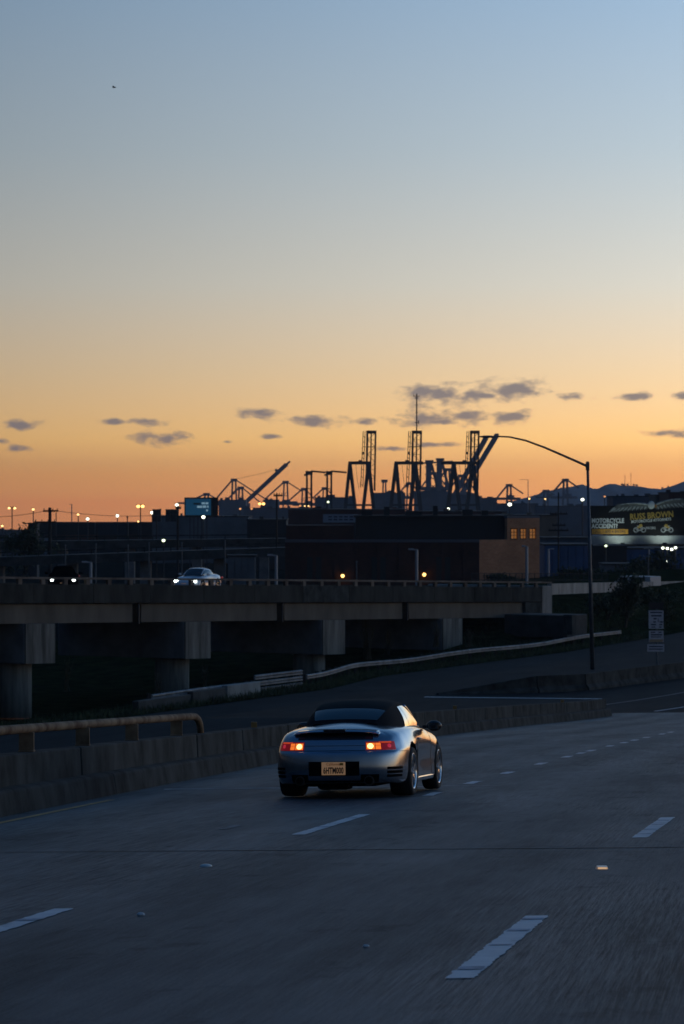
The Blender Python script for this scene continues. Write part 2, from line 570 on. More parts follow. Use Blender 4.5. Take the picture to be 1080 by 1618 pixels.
for y in (52.0, 59, 66.0):
    strip_mb(lambda q: xL(q) + 3.6, y, y + 0.8, 0.14, n=1).build('short_dash', dash_m, freeway)
strip_mb(lambda y: xfoot(y) + 0.34, 24, 42.2, 0.10, n=10).build('edge_line', M_yel, freeway)
strip_mb(lambda y: 12.3 + (y - 131) * 0.31 + max(0, y - 131) ** 2 * 0.002, 134, 190, 0.16, n=12).build('edge_line', M_paint, asph)
M_faint = mat('faded_road_paint', (0.17, 0.17, 0.175), 0.7, var=0.4, scale=3)
strip_mb(lambda y: 12.8 + (y - 145) * 0.39, 141, 190, 0.16, n=8).build('edge_line', M_faint, asph)
strip_mb(lambda y: xL(y) - 1.02, 33.0, 34.0, 0.10).build('worn_dash', M_faint, freeway)
mb = MB()
a_, b_ = (3.9, 150.8), (12.2, 148.6)
vs = []
for k in range(7):
    x = a_[0] + (b_[0] - a_[0]) * k / 6; y = a_[1] + (b_[1] - a_[1]) * k / 6
    vs += [(x, y, zroad(x, y) + 0.006), (x + 0.06, y + 0.5, zroad(x, y + 0.5) + 0.006)]
mb.add(vs, [(2*k, 2*k+2, 2*k+3, 2*k+1) for k in range(6)]).build('gore_line', M_paint, asph)
# expansion joints across the deck
def joint(y0, x0, x1, w, lift, m, name, wob=0.01):
    vs = []
    n = 40
    for k in range(n + 1):
        x = x0 + (x1 - x0) * k / n
        y = y0 - 0.1446 * x + (rng.random() - 0.5) * wob
        vs += [(x, y, zroad(x, y) + lift), (x, y + w, zroad(x, y + w) + lift)]
    MB().add(vs, [(2*k, 2*k+2, 2*k+3, 2*k+1) for k in range(n)]).build(name, m, freeway)
joint(28.6, -4.6, 12, 0.055, 0.004, M_rubber, 'expansion_joint', 0.02)
M_joint_edge = mat('pale_joint_edge', (0.30, 0.30, 0.30), 0.7, var=0.8, scale=3, var_col=(0.10, 0.10, 0.105))
joint(28.66, -1.6, 3.0, 0.03, 0.006, M_joint_edge, 'joint_edge', 0.02)
joint(45.75, -2.6, 1.4, 0.28, 0.004, M_joint_edge, 'deck_joint', 0.02)
joint(46.1, 1.4, 2.3, 0.10, 0.004, M_joint_edge, 'deck_joint', 0.02)
# raised markers on the pavement
def ray_road(px, py):
    lo, hi = 2.0, 130.0
    for _ in range(60):
        y = (lo + hi) / 2
        if Z(py, y) > zroad(X(px, y), y): lo = y
        else: hi = y
    return X(px, lo), lo
M_ceram = mat('white_ceramic_marker', (0.6, 0.6, 0.58), 0.3)
x, y = ray_road(325, 1369)
MB().sphere((x, y, zroad(x, y)), (0.055, 0.055, 0.022), 12, 6).build('raised_marker', M_ceram, freeway, smooth=True)
x, y = ray_road(951, 1373)
mk = MB().prism([(-0.05, 0), (0.05, 0), (0.04, 0.022), (-0.04, 0.022)], -0.05, 0.05).build('reflective_marker', M_ceram, freeway)
mk.location = (x, y, zroad(x, y))
lens = MB().box((0, -0.052, 0.012), (0.075, 0.004, 0.014)).build('reflector_lens', mat('glowing_reflector', (0.8, 0.5, 0.3), 0.2, emit=(1, 0.62, 0.35), strength=0.55), mk)  # emission stands in for light the reflector throws back
M_lit = mat('pale_litter', (0.6, 0.6, 0.6), 0.5)
for i, (px, py, s, lab) in enumerate(((222, 1447, 0.03, 'crumpled pale scrap of litter on the nearer left lane of the freeway'),
                                      (578, 1497, 0.022, 'small pale pebble-like scrap lying left of the nearest lane dash'),)):
    x, y = ray_road(px, py)
    o = MB().sphere((0, 0, 0), (s, s * 0.8, s * 0.5), 7, 4).build('litter', M_lit)
    o.location = (x, y, zroad(x, y) + s * 0.3)
    tag(o, lab, 'litter', 'scraps of litter on the road')

# ================================================================== near concrete barrier with kerb and pipe rail
def path_pts(f, y0, y1, n):
    return [(f(y0 + (y1 - y0) * k / n), y0 + (y1 - y0) * k / n) for k in range(n + 1)]
def barrier_piece(y0, y1, prof, name, m, parent, gap=0.05, bevel=0.02):
    """cross-section prof (offset to the left of the kerb foot, height) swept along the foot line"""
    y0 += gap; y1 -= gap
    n = max(2, int((y1 - y0) / 2.0))
    vs, fs = [], []
    k = len(prof)
    for i in range(n + 1):
        y = y0 + (y1 - y0) * i / n
        x = xfoot(y)
        for (o, h) in prof:
            vs.append((x - o, y, zroad(x, y) + h))
    for i in range(n):
        for j in range(k):
            j2 = (j + 1) % k
            fs.append((i * k + j, i * k + j2, (i + 1) * k + j2, (i + 1) * k + j))
    fs.append(tuple(range(k))); fs.append(tuple(n * k + j for j in reversed(range(k))))
    return MB().add(vs, fs).build(name, m, parent, bevel=bevel)
bar1 = thing('concrete_barrier', 'stained concrete barrier wall with kerb along the freeway edge', 'barrier', (xfoot(37), 37, zroad(xfoot(37), 37)))
bar1_inv = Matrix.Translation(-Vector(bar1.location))
WALLP = [(0.24, 0.31), (0.26, 0.69), (0.56, 0.69), (0.58, -0.3), (0.24, -0.3)]
KERB = [(0.0, -0.05), (0.05, 0.27), (0.075, 0.295), (0.235, 0.315), (0.235, -0.3), (0.0, -0.3)]
cuts = [20, 28, 36.0, 43.2, 53.0, 58, 64, 70, 76, 82, 88, 94, 100, 106, 112, 118, 123, 127.6]
for i in range(len(cuts) - 1):
    barrier_piece(cuts[i], cuts[i + 1], WALLP, 'wall_panel', M_conc if i % 3 else mat('stained_concrete_pale', (0.070, 0.073, 0.069), 0.95, var=0.6, scale=1.4, bump=0.5, spec=0.1, aniso=(0.8, 0.9, 0.6)), bar1)
kc = [20, 30, 37, 44.5, 54.2, 60, 66, 76, 86, 96, 106, 116, 127.6]
for i in range(len(kc) - 1):
    barrier_piece(kc[i], kc[i + 1], KERB, 'kerb', M_conc, bar1, gap=0.01, bevel=0.025)
M_amber = mat('dull_amber_reflector', (0.30, 0.16, 0.04), 0.4)
for y in (60.5, 95, 118):
    x = xfoot(y)
    MB().box((x - 0.42, y, zroad(x, y) + 0.74), (0.11, 0.03, 0.11)).build('reflector', M_amber, bar1)
for ch in bar1.children:
    ch.matrix_parent_inverse = bar1_inv
# rusty pipe rail
pr = thing('pipe_rail', 'rusty painted pipe rail on short posts along the barrier top', 'railing', (xfoot(40), 40, zroad(xfoot(40), 40)))
def railp(y, h, o=0.43):
    x = xfoot(y)
    return Vector((x - o, y, zroad(x, y) + h))
yE = 53.9
pts = [railp(y, 0.985) for y in np.arange(20, yE - 0.4, 1.2)] + [railp(yE - 0.5, 0.985), railp(yE - 0.08, 0.975), railp(yE + 0.22, 0.93), railp(yE + 0.42, 0.84), railp(yE + 0.52, 0.68)]
MB().tube(pts, 0.060, 12).build('rail', M_rust, pr, smooth=True)
for y in (25.3, 29.1, 32.9, 36.7, 40.5, 44.2, 48.0, 52.0):
    b0, b1 = railp(y, 0.68), railp(y, 0.94)
    MB().bar(b0, b1, 0.19, 0.08).build('post', M_rust, pr)
    MB().box((b0.x, b0.y, b0.z + 0.015), (0.2, 0.2, 0.03)).build('base_plate', M_rust, pr)
for ch in pr.children:
    ch.matrix_parent_inverse = Matrix.Translation(-Vector(pr.location))

# ================================================================== second barrier (median) beyond
b2 = [(4.6, 152.9), (9.5, 155.0), (12, 157), (18.5, 170), (26, 186), (40, 216), (60, 258)]
bt = thing('median_barrier', 'low concrete median barrier carrying the lamp post and road sign', 'barrier', (12, 157, zroad(12, 157)))
seg = []
for i in range(len(b2) - 1):
    (x0, y0), (x1, y1) = b2[i], b2[i + 1]
    L = math.hypot(x1 - x0, y1 - y0)
    n = max(1, round(L / 6))
    for k in range(n):
        seg.append(((x0 + (x1 - x0) * k / n, y0 + (y1 - y0) * k / n), (x0 + (x1 - x0) * (k + 1) / n, y0 + (y1 - y0) * (k + 1) / n)))
for si_, (p, q) in enumerate(seg):
    dv = Vector((q[0] - p[0], q[1] - p[1])).normalized()
    nn = Vector((dv.y, -dv.x))
    vs = []
    prof = [(0.30, -0.1), (0.27, 0.12), (0.12, 0.3), (0.09, 0.82), (-0.09, 0.82), (-0.12, 0.3), (-0.27, 0.12), (-0.30, -0.9)]
    for e, s in ((p, 0.02), (q, -0.02)):
        for (o, h) in prof:
            vs.append((e[0] + dv.x * s + nn.x * o, e[1] + dv.y * s + nn.y * o, zroad(e[0], e[1]) + (h * 0.12 if si_ == 0 and s > 0 and h > 0 else h)))
    k = len(prof)
    fs = [(j, (j + 1) % k, (j + 1) % k + k, j + k) for j in range(k)] + [tuple(range(k)), tuple(range(2 * k - 1, k - 1, -1))]
    MB().add(vs, fs).build('barrier_section', M_conc, bt).matrix_parent_inverse = Matrix.Translation(-Vector(bt.location))

# ================================================================== guardrails
WPROF = [(0.0, -0.13), (0.06, -0.095), (0.06, -0.04), (0.0, 0.0), (0.06, 0.04), (0.06, 0.095), (0.0, 0.13), (-0.02, 0.13), (-0.02, -0.13)]
def wbeam(pts, name, m, parent):
    vs, fs = [], []
    k = len(WPROF)
    for i, p in enumerate(pts):
        a = Vector(pts[max(i - 1, 0)]); b = Vector(pts[min(i + 1, len(pts) - 1)])
        dv = (b - a); dv.z = 0; dv.normalize()
        nn = Vector((dv.y, -dv.x, 0))
        for (o, h) in WPROF:
            vs.append(Vector(p) + nn * o * 1.3 + Vector((0, 0, h)))
    for i in range(len(pts) - 1):
        for j in range(k):
            j2 = (j + 1) % k
            fs.append((i * k + j, i * k + j2, (i + 1) * k + j2, (i + 1) * k + j))
    fs.append(tuple(range(k))); fs.append(tuple((len(pts) - 1) * k + j for j in reversed(range(k))))
    o = MB().add(vs, fs).build(name, m, parent)
    o.matrix_parent_inverse = Matrix.Translation(-Vector(parent.location))
    return o
def gpt(s, h):
    return Vector((float(np.interp(s, range(len(GX)), GX)), float(np.interp(s, range(len(GY)), GY)), LOWZ + h))
def guardrail(s0, s1, label, n_post, beams=(0.58,), wob=0.05):
    base = gpt(s0, 0)
    t = thing('guardrail', label, 'guardrail', base, group='steel guardrails beside the lower road')
    n = n_post
    for h in beams:
        nseg = max(1, n // 4)
        for q in range(nseg):
            pts = []
            for k in range(5):
                s = s0 + (s1 - s0) * (q + k / 4) / nseg
                pts.append(gpt(s, h + math.sin(s * 5.1) * wob))
            wbeam(pts, 'beam', M_steelrail, t)
    for k in range(n + 1):
        s = s0 + (s1 - s0) * k / n
        p = gpt(s, 0)
        o = MB().box((p.x - 0.14, p.y + 0.06, p.z + 0.22), (0.16, 0.16, 1.05), 0.4).build('post', M_wood, t)
        o.matrix_parent_inverse = Matrix.Translation(-base)
    return t
guardrail(3.05, 7.0, 'long wavy steel guardrail climbing beside the grass verge', 32)
guardrail(1.02, 1.98, 'short steel guardrail behind the low concrete blocks', 8, wob=0.02)
guardrail(2.06, 2.96, 'three stacked steel guardrail beams between concrete blocks and grass', 4, beams=(0.22, 0.56, 0.9), wob=0.0)
# concrete blocks at the lower road's edge
for (s0, s1, h, m, lab) in ((1.30, 1.62, 0.72, M_conc_d, 'dark concrete block under the short guardrail'),
                            (1.64, 1.98, 0.80, M_conc_l, 'pale concrete block beside the stacked guardrail beams'),
                            (0.85, 1.28, 0.6, M_conc_d, 'long low dark concrete block at the lower road left of the guardrail')):
    p, q = gpt(s0, 0), gpt(s1, 0)
    p += Vector((0.45, -0.2, -0.05)); q += Vector((0.45, -0.2, -0.05))
    o = MB().bar((p - p) + Vector((0, 0, h / 2)), (q - p) + Vector((0, 0, h / 2)), 0.35, h).build('concrete_block', m, bevel=0.04)
    o.location = p
    tag(o, lab, 'concrete block', 'concrete blocks along the lower road')

# ================================================================== viaduct
VU = Vector((8.22, 14.06, -0.43))               # one span
V0 = Vector((-16.95, 178.0, CZ - 4.75))          # top of the parapet above the first pier's end face
VD = Vector((8.22, 14.06, 0)).normalized()
VN = Vector((-VD.y, VD.x, 0))                    # away from the camera side
def vp(i, off=0.0, dz=0.0):
    return V0 + VU * i + VN * off + Vector((0, 0, dz))
M_girder = mat('warm_grey_girder_concrete', (0.16, 0.14, 0.115), 0.95, var=0.3, scale=0.5, spec=0.1, aniso=(1, 1, 0.4))
M_vdeck = mat('dark_stained_deck_edge', (0.055, 0.055, 0.05), 0.95, var=0.55, scale=0.9, spec=0.1, aniso=(1, 1, 0.3))
M_cap = mat('streaked_pier_concrete', (0.20, 0.195, 0.175), 0.95, spec=0.1, var=0.6, scale=1.1, aniso=(1.6, 1.6, 0.18))
M_capd = mat('plain_pier_concrete', (0.17, 0.178, 0.19), 0.95, var=0.3, scale=0.7, spec=0.1)
via = thing('viaduct', 'long concrete road viaduct on square pier caps crossing the left half', 'viaduct', vp(0, 4, -7.5))
def vbuild(mb, name, m, parent=None, bevel=0.0):
    o = mb.build(name, m, parent or via, bevel=bevel)
    if (parent or via) is via:
        o.matrix_parent_inverse = Matrix.Translation(-Vector(via.location))
    return o
I0, I1, VW = -2.2, 3.85, 9.6
def vslab(i0, i1, o0, o1, z0, z1):
    vs = [vp(i0, o0, z0), vp(i1, o0, z0), vp(i1, o1, z0), vp(i0, o1, z0), vp(i0, o0, z1), vp(i1, o0, z1), vp(i1, o1, z1), vp(i0, o1, z1)]
    return MB().add(vs, [(3, 2, 1, 0), (4, 5, 6, 7), (0, 1, 5, 4), (1, 2, 6, 5), (2, 3, 7, 6), (3, 0, 4, 7)])
spans = [(-2.2, -1.0), (-1.0, 0.62), (0.62, 1.62), (1.62, 2.62), (2.62, I1)]
vbuild(vslab(I0, I1 - 0.004, 0.32, VW - 0.32, -0.9, -0.40), 'deck', M_asph)
k = 0
ii = I0
while ii < I1 - 0.05:                                     # parapet cast in lengths
    j = min(ii + 0.36, I1)
    vbuild(vslab(ii + 0.0012, j - 0.0012, 0.0, 0.3, -1.05, 0.0), 'parapet_panel', M_vdeck if (k % 7) != 4 else M_conc)
    vbuild(vslab(ii + 0.0012, j - 0.0012, VW - 0.3, VW, -1.05, 0.0), 'far_parapet_panel', M_vdeck)
    ii = j; k += 1
for (a, b) in spans:                                      # edge girders, a gap at each pier
    vbuild(vslab(a + 0.03, b - 0.028, 0.32, 0.95, -2.2, -1.12), 'girder', M_girder)
    for o in (3.2, 5.8, VW - 1.2):
        vbuild(vslab(a + 0.03, b - 0.028, o, o + 0.6, -2.2, -1.0), 'inner_girder', M_capd)
for i in range(-1, 4):
    c = vp(i, 0.0, -2.21)
    s = 0.088                                             # half cap length along the viaduct, in spans
    t = vslab(i - s, i + s, 0.1, VW - 0.2, -4.45, -2.21)
    cap = vbuild(t, 'pier_cap', M_capd, bevel=0.05)
    # cast end block of the cap
    e = vslab(i - s + 0.002, i + s - 0.002, 0.0, 0.1, -4.45, -2.21)
    vbuild(e, 'cap_end', M_cap)
    for o in (1.9,):
        q = vp(i, o, 0)
        mb = MB().tube([(q.x, q.y, q.z - 4.46), (q.x, q.y, CZ - 12.6)], 1.05, 20)
        ob = vbuild(mb, 'pier_column', M_cap)
        ob.data.polygons.foreach_set('use_smooth', [len(p.vertices) == 4 for p in ob.data.polygons])
for (a, b) in spans[1:]:
    for i_ in (a + 0.06, b - 0.06):
        vbuild(vslab(i_ - 0.02, i_ + 0.02, 0.45, 0.85, -2.209, -2.195), 'bearing_pad', M_darksteel)
    q = vp(a, 0.18, 0)
    vbuild(MB().tube([(q.x, q.y, q.z - 1.06), (q.x, q.y, q.z - 2.3)], 0.07, 8), 'drain_pipe', M_darksteel)
# end block and abutment wall
vbuild(vslab(I1, I1 + 0.10, 0.0, VW, -3.6, 0.12), 'abutment', M_conc_l, bevel=0.05)
vbuild(vslab(I1 - 0.16, I1 - 0.004, 0.05, 0.9, -2.5, -1.1), 'bearing_block', M_conc)
# rail with openings
M_vrail = mat('rust_streaked_rail', (0.15, 0.12, 0.095), 0.8, var=0.6, scale=0.6, var_col=(0.06, 0.04, 0.03))
vbuild(vslab(I0, I1 + 0.1, 0.02, 0.24, 0.30, 0.42), 'top_rail', M_vrail)
ii = I0 + 0.05
while ii < I1:
    vbuild(vslab(ii, ii + 0.022, 0.05, 0.22, 0.002, 0.298), 'rail_post', M_vrail)
    ii += 0.135
# far wall line carrying on from the abutment to the right
wl = thing('parapet_wall', 'long low pale parapet wall running right from the viaduct abutment', 'wall', P(866, 945, 243))
pw = [P(868, 929, 244), P(930, 927, 262), P(1010, 925, 285), P(1110, 923, 315)]
for a, b in zip(pw[:-1], pw[1:]):
    n = 4
    for k in range(n):
        p = a.lerp(b, k / n); q = a.lerp(b, (k + 1) / n - 0.004)
        o = MB().bar(p - Vector((0, 0, 0.1)), q - Vector((0, 0, 0.1)), 0.35, 0.85).build('wall_panel', M_conc_l, wl)
        o.matrix_parent_inverse = Matrix.Translation(-Vector(wl.location))
# retaining block below the abutment
rb = MB().box((0, 0, 0), (5.0, 3.2, 1.6), -0.53).build('retaining_block', M_conc_d, bevel=0.05)
rb.location = P(862, 988, 226)
tag(rb, 'low dark concrete block at the foot of the abutment slope', 'concrete block')
rb2 = MB().box((0, 0, 0), (0.7, 0.7, 1.4), -0.53).build('marker_block', M_conc, bevel=0.05)
rb2.location = P(900, 987, 222)
tag(rb2, 'small pale concrete end post at the right of the dark retaining block', 'concrete post')

# ================================================================== lamp post on the median
M_lampsteel = mat('blue_grey_lamp_steel', (0.10, 0.12, 0.14), 0.5, metal=0.5, var=0.3, scale=3)
YL = 178.0
lp = thing('lamp_post', 'tall grey lamp post with long curved arm on the median barrier', 'lamp post', (X(936, YL), YL, Z(1068, YL)))
bx_, bz_ = lp.location.x, lp.location.z
topz = Z(729, YL) - bz_
lean = X(928, YL) - bx_
MB().tube([(0, 0, 0), (lean * 0.5, 0, topz * 0.5), (lean, 0, topz)], [0.125, 0.10, 0.075], 12).build('pole', M_lampsteel, lp, smooth=True)
MB().box((0, 0, 0.12), (0.5, 0.5, 0.24)).build('base', M_conc, lp, bevel=0.03)
arm = []
for px, py in ((928, 737), (915, 731), (890, 720), (860, 707), (830, 696), (805, 690.5), (785, 689.5)):
    arm.append((X(px, YL) - bx_, 0, Z(py, YL) - bz_))
MB().tube(arm, [0.075, 0.072, 0.068, 0.062, 0.055, 0.05, 0.045], 10).build('arm', M_lampsteel, lp, smooth=True)
hx, hz = X(770, YL) - bx_, Z(690, YL) - bz_
MB().sphere((hx, 0, hz), (0.5, 0.16, 0.075), 12, 6).build('lamp_head', M_lampsteel, lp, smooth=True)
MB().box((lean, 0, topz - 0.28), (0.2, 0.2, 0.45)).build('arm_bracket', M_lampsteel, lp)

# ================================================================== road sign on the median
YS = 182.0
sg = thing('road_sign', 'narrow stack of small white road sign panels on a thin bent post', 'road sign', (X(1040, YS), YS, Z(1078, YS)))
sx, sz = sg.location.x, sg.location.z
M_signw = mat('dull_white_sign', (0.55, 0.55, 0.58), 0.5, var=0.15, scale=4)
M_signy = mat('yellowed_sign', (0.42, 0.30, 0.18), 0.5)
M_signb = mat('black_sign', (0.02, 0.02, 0.022), 0.5)
M_ink = mat('dark_sign_ink', (0.05, 0.05, 0.075), 0.6)
def sp(px, py, dy=0.0):
    return (X(px, YS) - sx, dy, Z(py, YS) - sz)
MB().tube([(0.02, 0.06, 0), (-0.08, 0.06, 1.4), (-0.10, 0.06, Z(958, YS) - sz)], 0.05, 8).build('post', M_pole, sg)
def panel(x0, x1, y0, y1, m, lines, dy=0.0):
    a, b = sp(x0, y1), sp(x1, y0)
    o = MB().box(((a[0] + b[0]) / 2, dy, (a[2] + b[2]) / 2), (b[0] - a[0], 0.02, b[2] - a[2])).build('sign_panel', m, sg, bevel=0.004)
    for (lx0, lx1, ly, hh) in lines:
        c = sp(lx0, ly), sp(lx1, ly)
        px_ = YS / F
        MB().box(((c[0][0] + c[1][0]) / 2, -0.012, c[0][2]), (c[1][0] - c[0][0], 0.006, hh * px_)).build('print', M_ink, o)
panel(1025, 1048, 952, 962, M_signb, [])
panel(1024.5, 1048, 964.5, 993.5, M_signw, [(1027, 1046, 967.8, 2.0), (1028.5, 1045, 973, 2.4), (1032, 1037, 977.5, 2.4), (1039, 1040, 980, 6), (1032, 1036, 982.7, 2.2), (1042, 1047, 982.7, 2.0), (1028, 1036, 987, 2), (1041, 1046, 987, 2), (1029, 1035, 990.8, 1.6), (1041, 1045, 990.8, 1.8)])
panel(1025, 1048, 996.5, 1014.5, M_signw, [(1028, 1035, 999, 1.8), (1040, 1045, 999, 1.8), (1028, 1046, 1003, 2.2), (1028, 1044, 1006.4, 1.4)])
panel(1026, 1047, 1010, 1014.2, M_signy, [], -0.02)
panel(1022.5, 1049, 1018, 1029.5, M_signw, [(1025, 1047, 1021.5, 1.8), (1025, 1047, 1025.6, 1.8)])

# ================================================================== vegetation
M_leaf = mat('dusky_leaf', (0.045, 0.058, 0.022), 0.8, var=0.5, scale=2)
M_leaf2 = mat('dry_weed', (0.075, 0.065, 0.035), 0.85, var=0.5, scale=2)
M_bark = mat('dark_bark', (0.04, 0.032, 0.025), 0.9)
def foliage(mb, c, r, n, size):
    c = Vector(c)
    clumps = [(Vector((rng.normal() * 0.45 * r[0], rng.normal() * 0.45 * r[1], rng.normal() * 0.42 * r[2]))) for _ in range(14)]
    for _ in range(n):
        q = clumps[rng.integers(14)] + Vector((rng.normal() * r[0], rng.normal() * r[1], rng.normal() * r[2])) * 0.24
        p = c + q
        a = Vector((rng.normal(), rng.normal(), rng.normal())).normalized()
        b = a.cross(Vector((rng.normal(), rng.normal(), rng.normal()))).normalized()
        s = size * (0.6 + rng.random() * 0.8)
        mb.add([p - a * s, p + b * s * 0.4, p + a * s, p - b * s * 0.4], [(0, 1, 2, 3)])
def bush(loc, r, n, size, label, cat='bush', m=M_leaf, name='bush', trunk_h=0.4, group=None):
    t = thing(name, label, cat, loc, group=group)
    mb = MB()
    foliage(mb, (0, 0, trunk_h + r[2]), r, n, size)
    mb.build('crown', m, t)
    tb = MB()
    for k in range(5):
        a = rng.random() * 6.28
        e = Vector((math.cos(a) * r[0] * 0.5, math.sin(a) * r[1] * 0.5, trunk_h + r[2] * (0.8 + rng.random() * 0.6)))
        tb.tube([(0, 0, -0.3), e * 0.45 + Vector((0, 0, 0.1)), e], [0.09, 0.06, 0.02], 6)
    tb.build('trunk', M_bark, t)
    return t
bush(P(988, 985, 238), (1.15, 1.0, 1.75), 2200, 0.16, 'dark upright bush on the embankment below the parapet wall', trunk_h=0.2)
bush(P(1040, 985, 250), (1.6, 1.2, 1.3), 1500, 0.16, 'low ragged bush on the embankment behind the road sign', trunk_h=0.1)
bush(P(960, 975, 246), (1.3, 1.2, 0.9), 1200, 0.16, 'small rounded bush on the embankment left of the upright bush', trunk_h=0.1)
bush(P(790, 925, 322), (1.9, 1.2, 0.55), 1400, 0.16, 'low dark shrub at the foot of the lit brick wall', trunk_h=0.0)
bush(P(905, 925, 350), (3.0, 1.2, 1.0), 1400, 0.22, 'dark hedge-like shrub beyond the parapet wall left of the bush', trunk_h=0.0)
bush(P(1040, 918, 380), (4.2, 1.5, 1.6), 1900, 0.25, 'wide dark shrub below the billboard at the right edge', trunk_h=0.0)
bush(P(1000, 925, 360), (2.2, 1.2, 1.1), 1200, 0.22, 'dark rounded shrub behind the pale parked van', trunk_h=0.0)
bush(P(40, 905, 400), (2.6, 2.0, 2.6), 1800, 0.28, 'dark tree-like shrub beyond the viaduct at the left edge', trunk_h=0.5)
# tall weeds by the piers
def weed(loc, h, n, label):
    t = thing('weed', label, 'plant', loc, group='tall weeds under the viaduct')
    mb = MB()
    for k in range(n):
        a = rng.random() * 6.28
        sp_ = h * 0.25 * rng.random()
        tip = Vector((math.cos(a) * sp_, math.sin(a) * sp_, h * (0.6 + 0.4 * rng.random())))
        mb.tube([(rng.normal() * 0.15, rng.normal() * 0.15, -0.1), tip * 0.5 + Vector((0, 0, 0.05)), tip], [0.02, 0.014, 0.005], 4)
        for q in range(8):
            f = 0.25 + 0.7 * q / 8
            p = tip * f
            d_ = Vector((rng.normal(), rng.normal(), 0.4)).normalized() * 0.16
            w_ = Vector((-d_.y, d_.x, 0)) * 0.25
            mb.add([p, p + d_ * 0.5 + w_, p + d_, p + d_ * 0.5 - w_], [(0, 1, 2, 3)])
    mb.build('stem', M_leaf2, t)
for (px, py, Y, h, n, lab) in ((580, 1040, 215, 3.0, 26, 'tallest pale weed clump between the two middle piers'),
                               (612, 1040, 218, 2.0, 20, 'shorter weed clump right of the tall one under the viaduct'),
                               (690, 1020, 214, 1.8, 18, 'reddish weed clump before the rightmost square pier'),
                               (742, 1020, 216, 1.3, 14, 'small weed clump right of the rightmost square pier'),
                               (104, 1090, 185, 2.2, 8, 'thin weed stalk right of the leftmost pier column'),
                               (250, 1100, 176, 1.5, 10, 'weed stalks in front of the second pier column'),
                               (322, 1085, 178, 1.4, 10, 'weed stalks right of the second pier column')):
    weed(P(px, py, Y), h, n, lab)
# rough grass along the verge
def grass_blades(n):
    v = np.zeros((n * 3, 3)); 
    s = rng.random(n) * 8.2 - 0.6
    gx = np.interp(s, range(len(GX)), GX); gy = np.interp(s, range(len(GY)), GY)
    w = np.where(rng.random(n) < 0.45, 1.4 - 1.2 * rng.random(n), -1.0 - 7.5 * rng.random(n))
    bb = np.clip((gx - 9) / 12, 0, 1)
    ws = np.array([1.6, 0.6, -1.0, -4, -8, -12])[::-1]
    z0 = np.array([-0.02, 0.10, 0.12, -0.8, -1.7, -2.05])[::-1]; z1 = np.array([0, 0, 0, 1.8, 3.9, 4.5])[::-1]
    zz = np.interp(w, ws, z0) + bb * np.interp(w, ws, z1)
    base = np.stack([gx + w * 0.9, gy - w * 0.42, LOWZ + zz], 1)
    h = 0.10 + 0.32 * rng.random(n) ** 2
    a = rng.random(n) * 6.28
    wv = np.stack([np.cos(a), np.sin(a), np.zeros(n)], 1) * 0.022
    tip = base + np.stack([rng.normal(size=n) * 0.08, rng.normal(size=n) * 0.08, h], 1)
    v[0::3] = base - wv; v[1::3] = base + wv; v[2::3] = tip
    me = bpy.data.meshes.new('grass')
    me.from_pydata(v.tolist(), [], [(3*i, 3*i+1, 3*i+2) for i in range(n)])
    me.materials.append(mat('dark_green_grass', (0.055, 0.068, 0.022), 0.8, var=0.5, scale=0.7))
    o = bpy.data.objects.new('grass', me)
    COL.objects.link(o)
    tag(o, 'rough dark grass along the guardrail and embankment', 'grass', kind='stuff')
grass_blades(26000)

# ================================================================== brick warehouse
def brick_mat(name, c1, c2, mortar, sx):
    m = bpy.data.materials.new(name); m.use_nodes = True
    t = m.node_tree; b = t.nodes['Principled BSDF']
    tcn = N(t, 'ShaderNodeTexCoord'); mp_ = N(t, 'ShaderNodeMapping')
    mp_.inputs['Rotation'].default_value = (R(90), 0, 0)
    t.links.new(tcn.outputs['Object'], mp_.inputs[0])
    br = N(t, 'ShaderNodeTexBrick')
    br.inputs['Color1'].default_value = (*c1, 1); br.inputs['Color2'].default_value = (*c2, 1); br.inputs['Mortar'].default_value = (*mortar, 1)
    br.inputs['Scale'].default_value = sx
    t.links.new(mp_.outputs[0], br.inputs['Vector'])
    no = N(t, 'ShaderNodeTexNoise'); no.inputs['Scale'].default_value = 0.4; no.inputs['Detail'].default_value = 6
    t.links.new(tcn.outputs['Object'], no.inputs['Vector'])
    mx = N(t, 'ShaderNodeMix', data_type='RGBA', blend_type='MULTIPLY')
    mx.inputs[0].default_value = 0.8
    t.links.new(br.outputs['Color'], mx.inputs[6])
    t.links.new(ramp(t, no.outputs[0], [(0.3, (0.55, 0.55, 0.55)), (0.7, (1, 1, 1))], 'LINEAR'), mx.inputs[7])
    t.links.new(mx.outputs[2], b.inputs['Base Color'])
    b.inputs['Roughness'].default_value = 0.9
    return m
M_brick = brick_mat('warm_lit_brick', (0.52, 0.24, 0.12), (0.42, 0.18, 0.09), (0.40, 0.28, 0.18), 1.5)  # warm evening light on the gable put into the brick colour
M_brickd = brick_mat('shaded_brick', (0.075, 0.032, 0.024), (0.055, 0.025, 0.02), (0.06, 0.035, 0.03), 1.5)  # same brick for the unlit front, its shade put into the colour
M_roof = mat('dark_roof_felt', (0.03, 0.03, 0.032), 0.9)
M_coping = mat('pale_coping', (0.09, 0.10, 0.12), 0.8)
YB = 335.0
GZ = CZ - 12.4
wh = thing('brick_warehouse', 'dark brick warehouse with a set-back upper floor and lit brick gable', 'building', (X(757, YB), YB, GZ))
mpx = YB / F
def wz(py): return Z(py, YB) - GZ
def wx(px): return (px - 757) * mpx
hL = wz(857)
ang = R(38)                                   # the gable wall turns away to the right
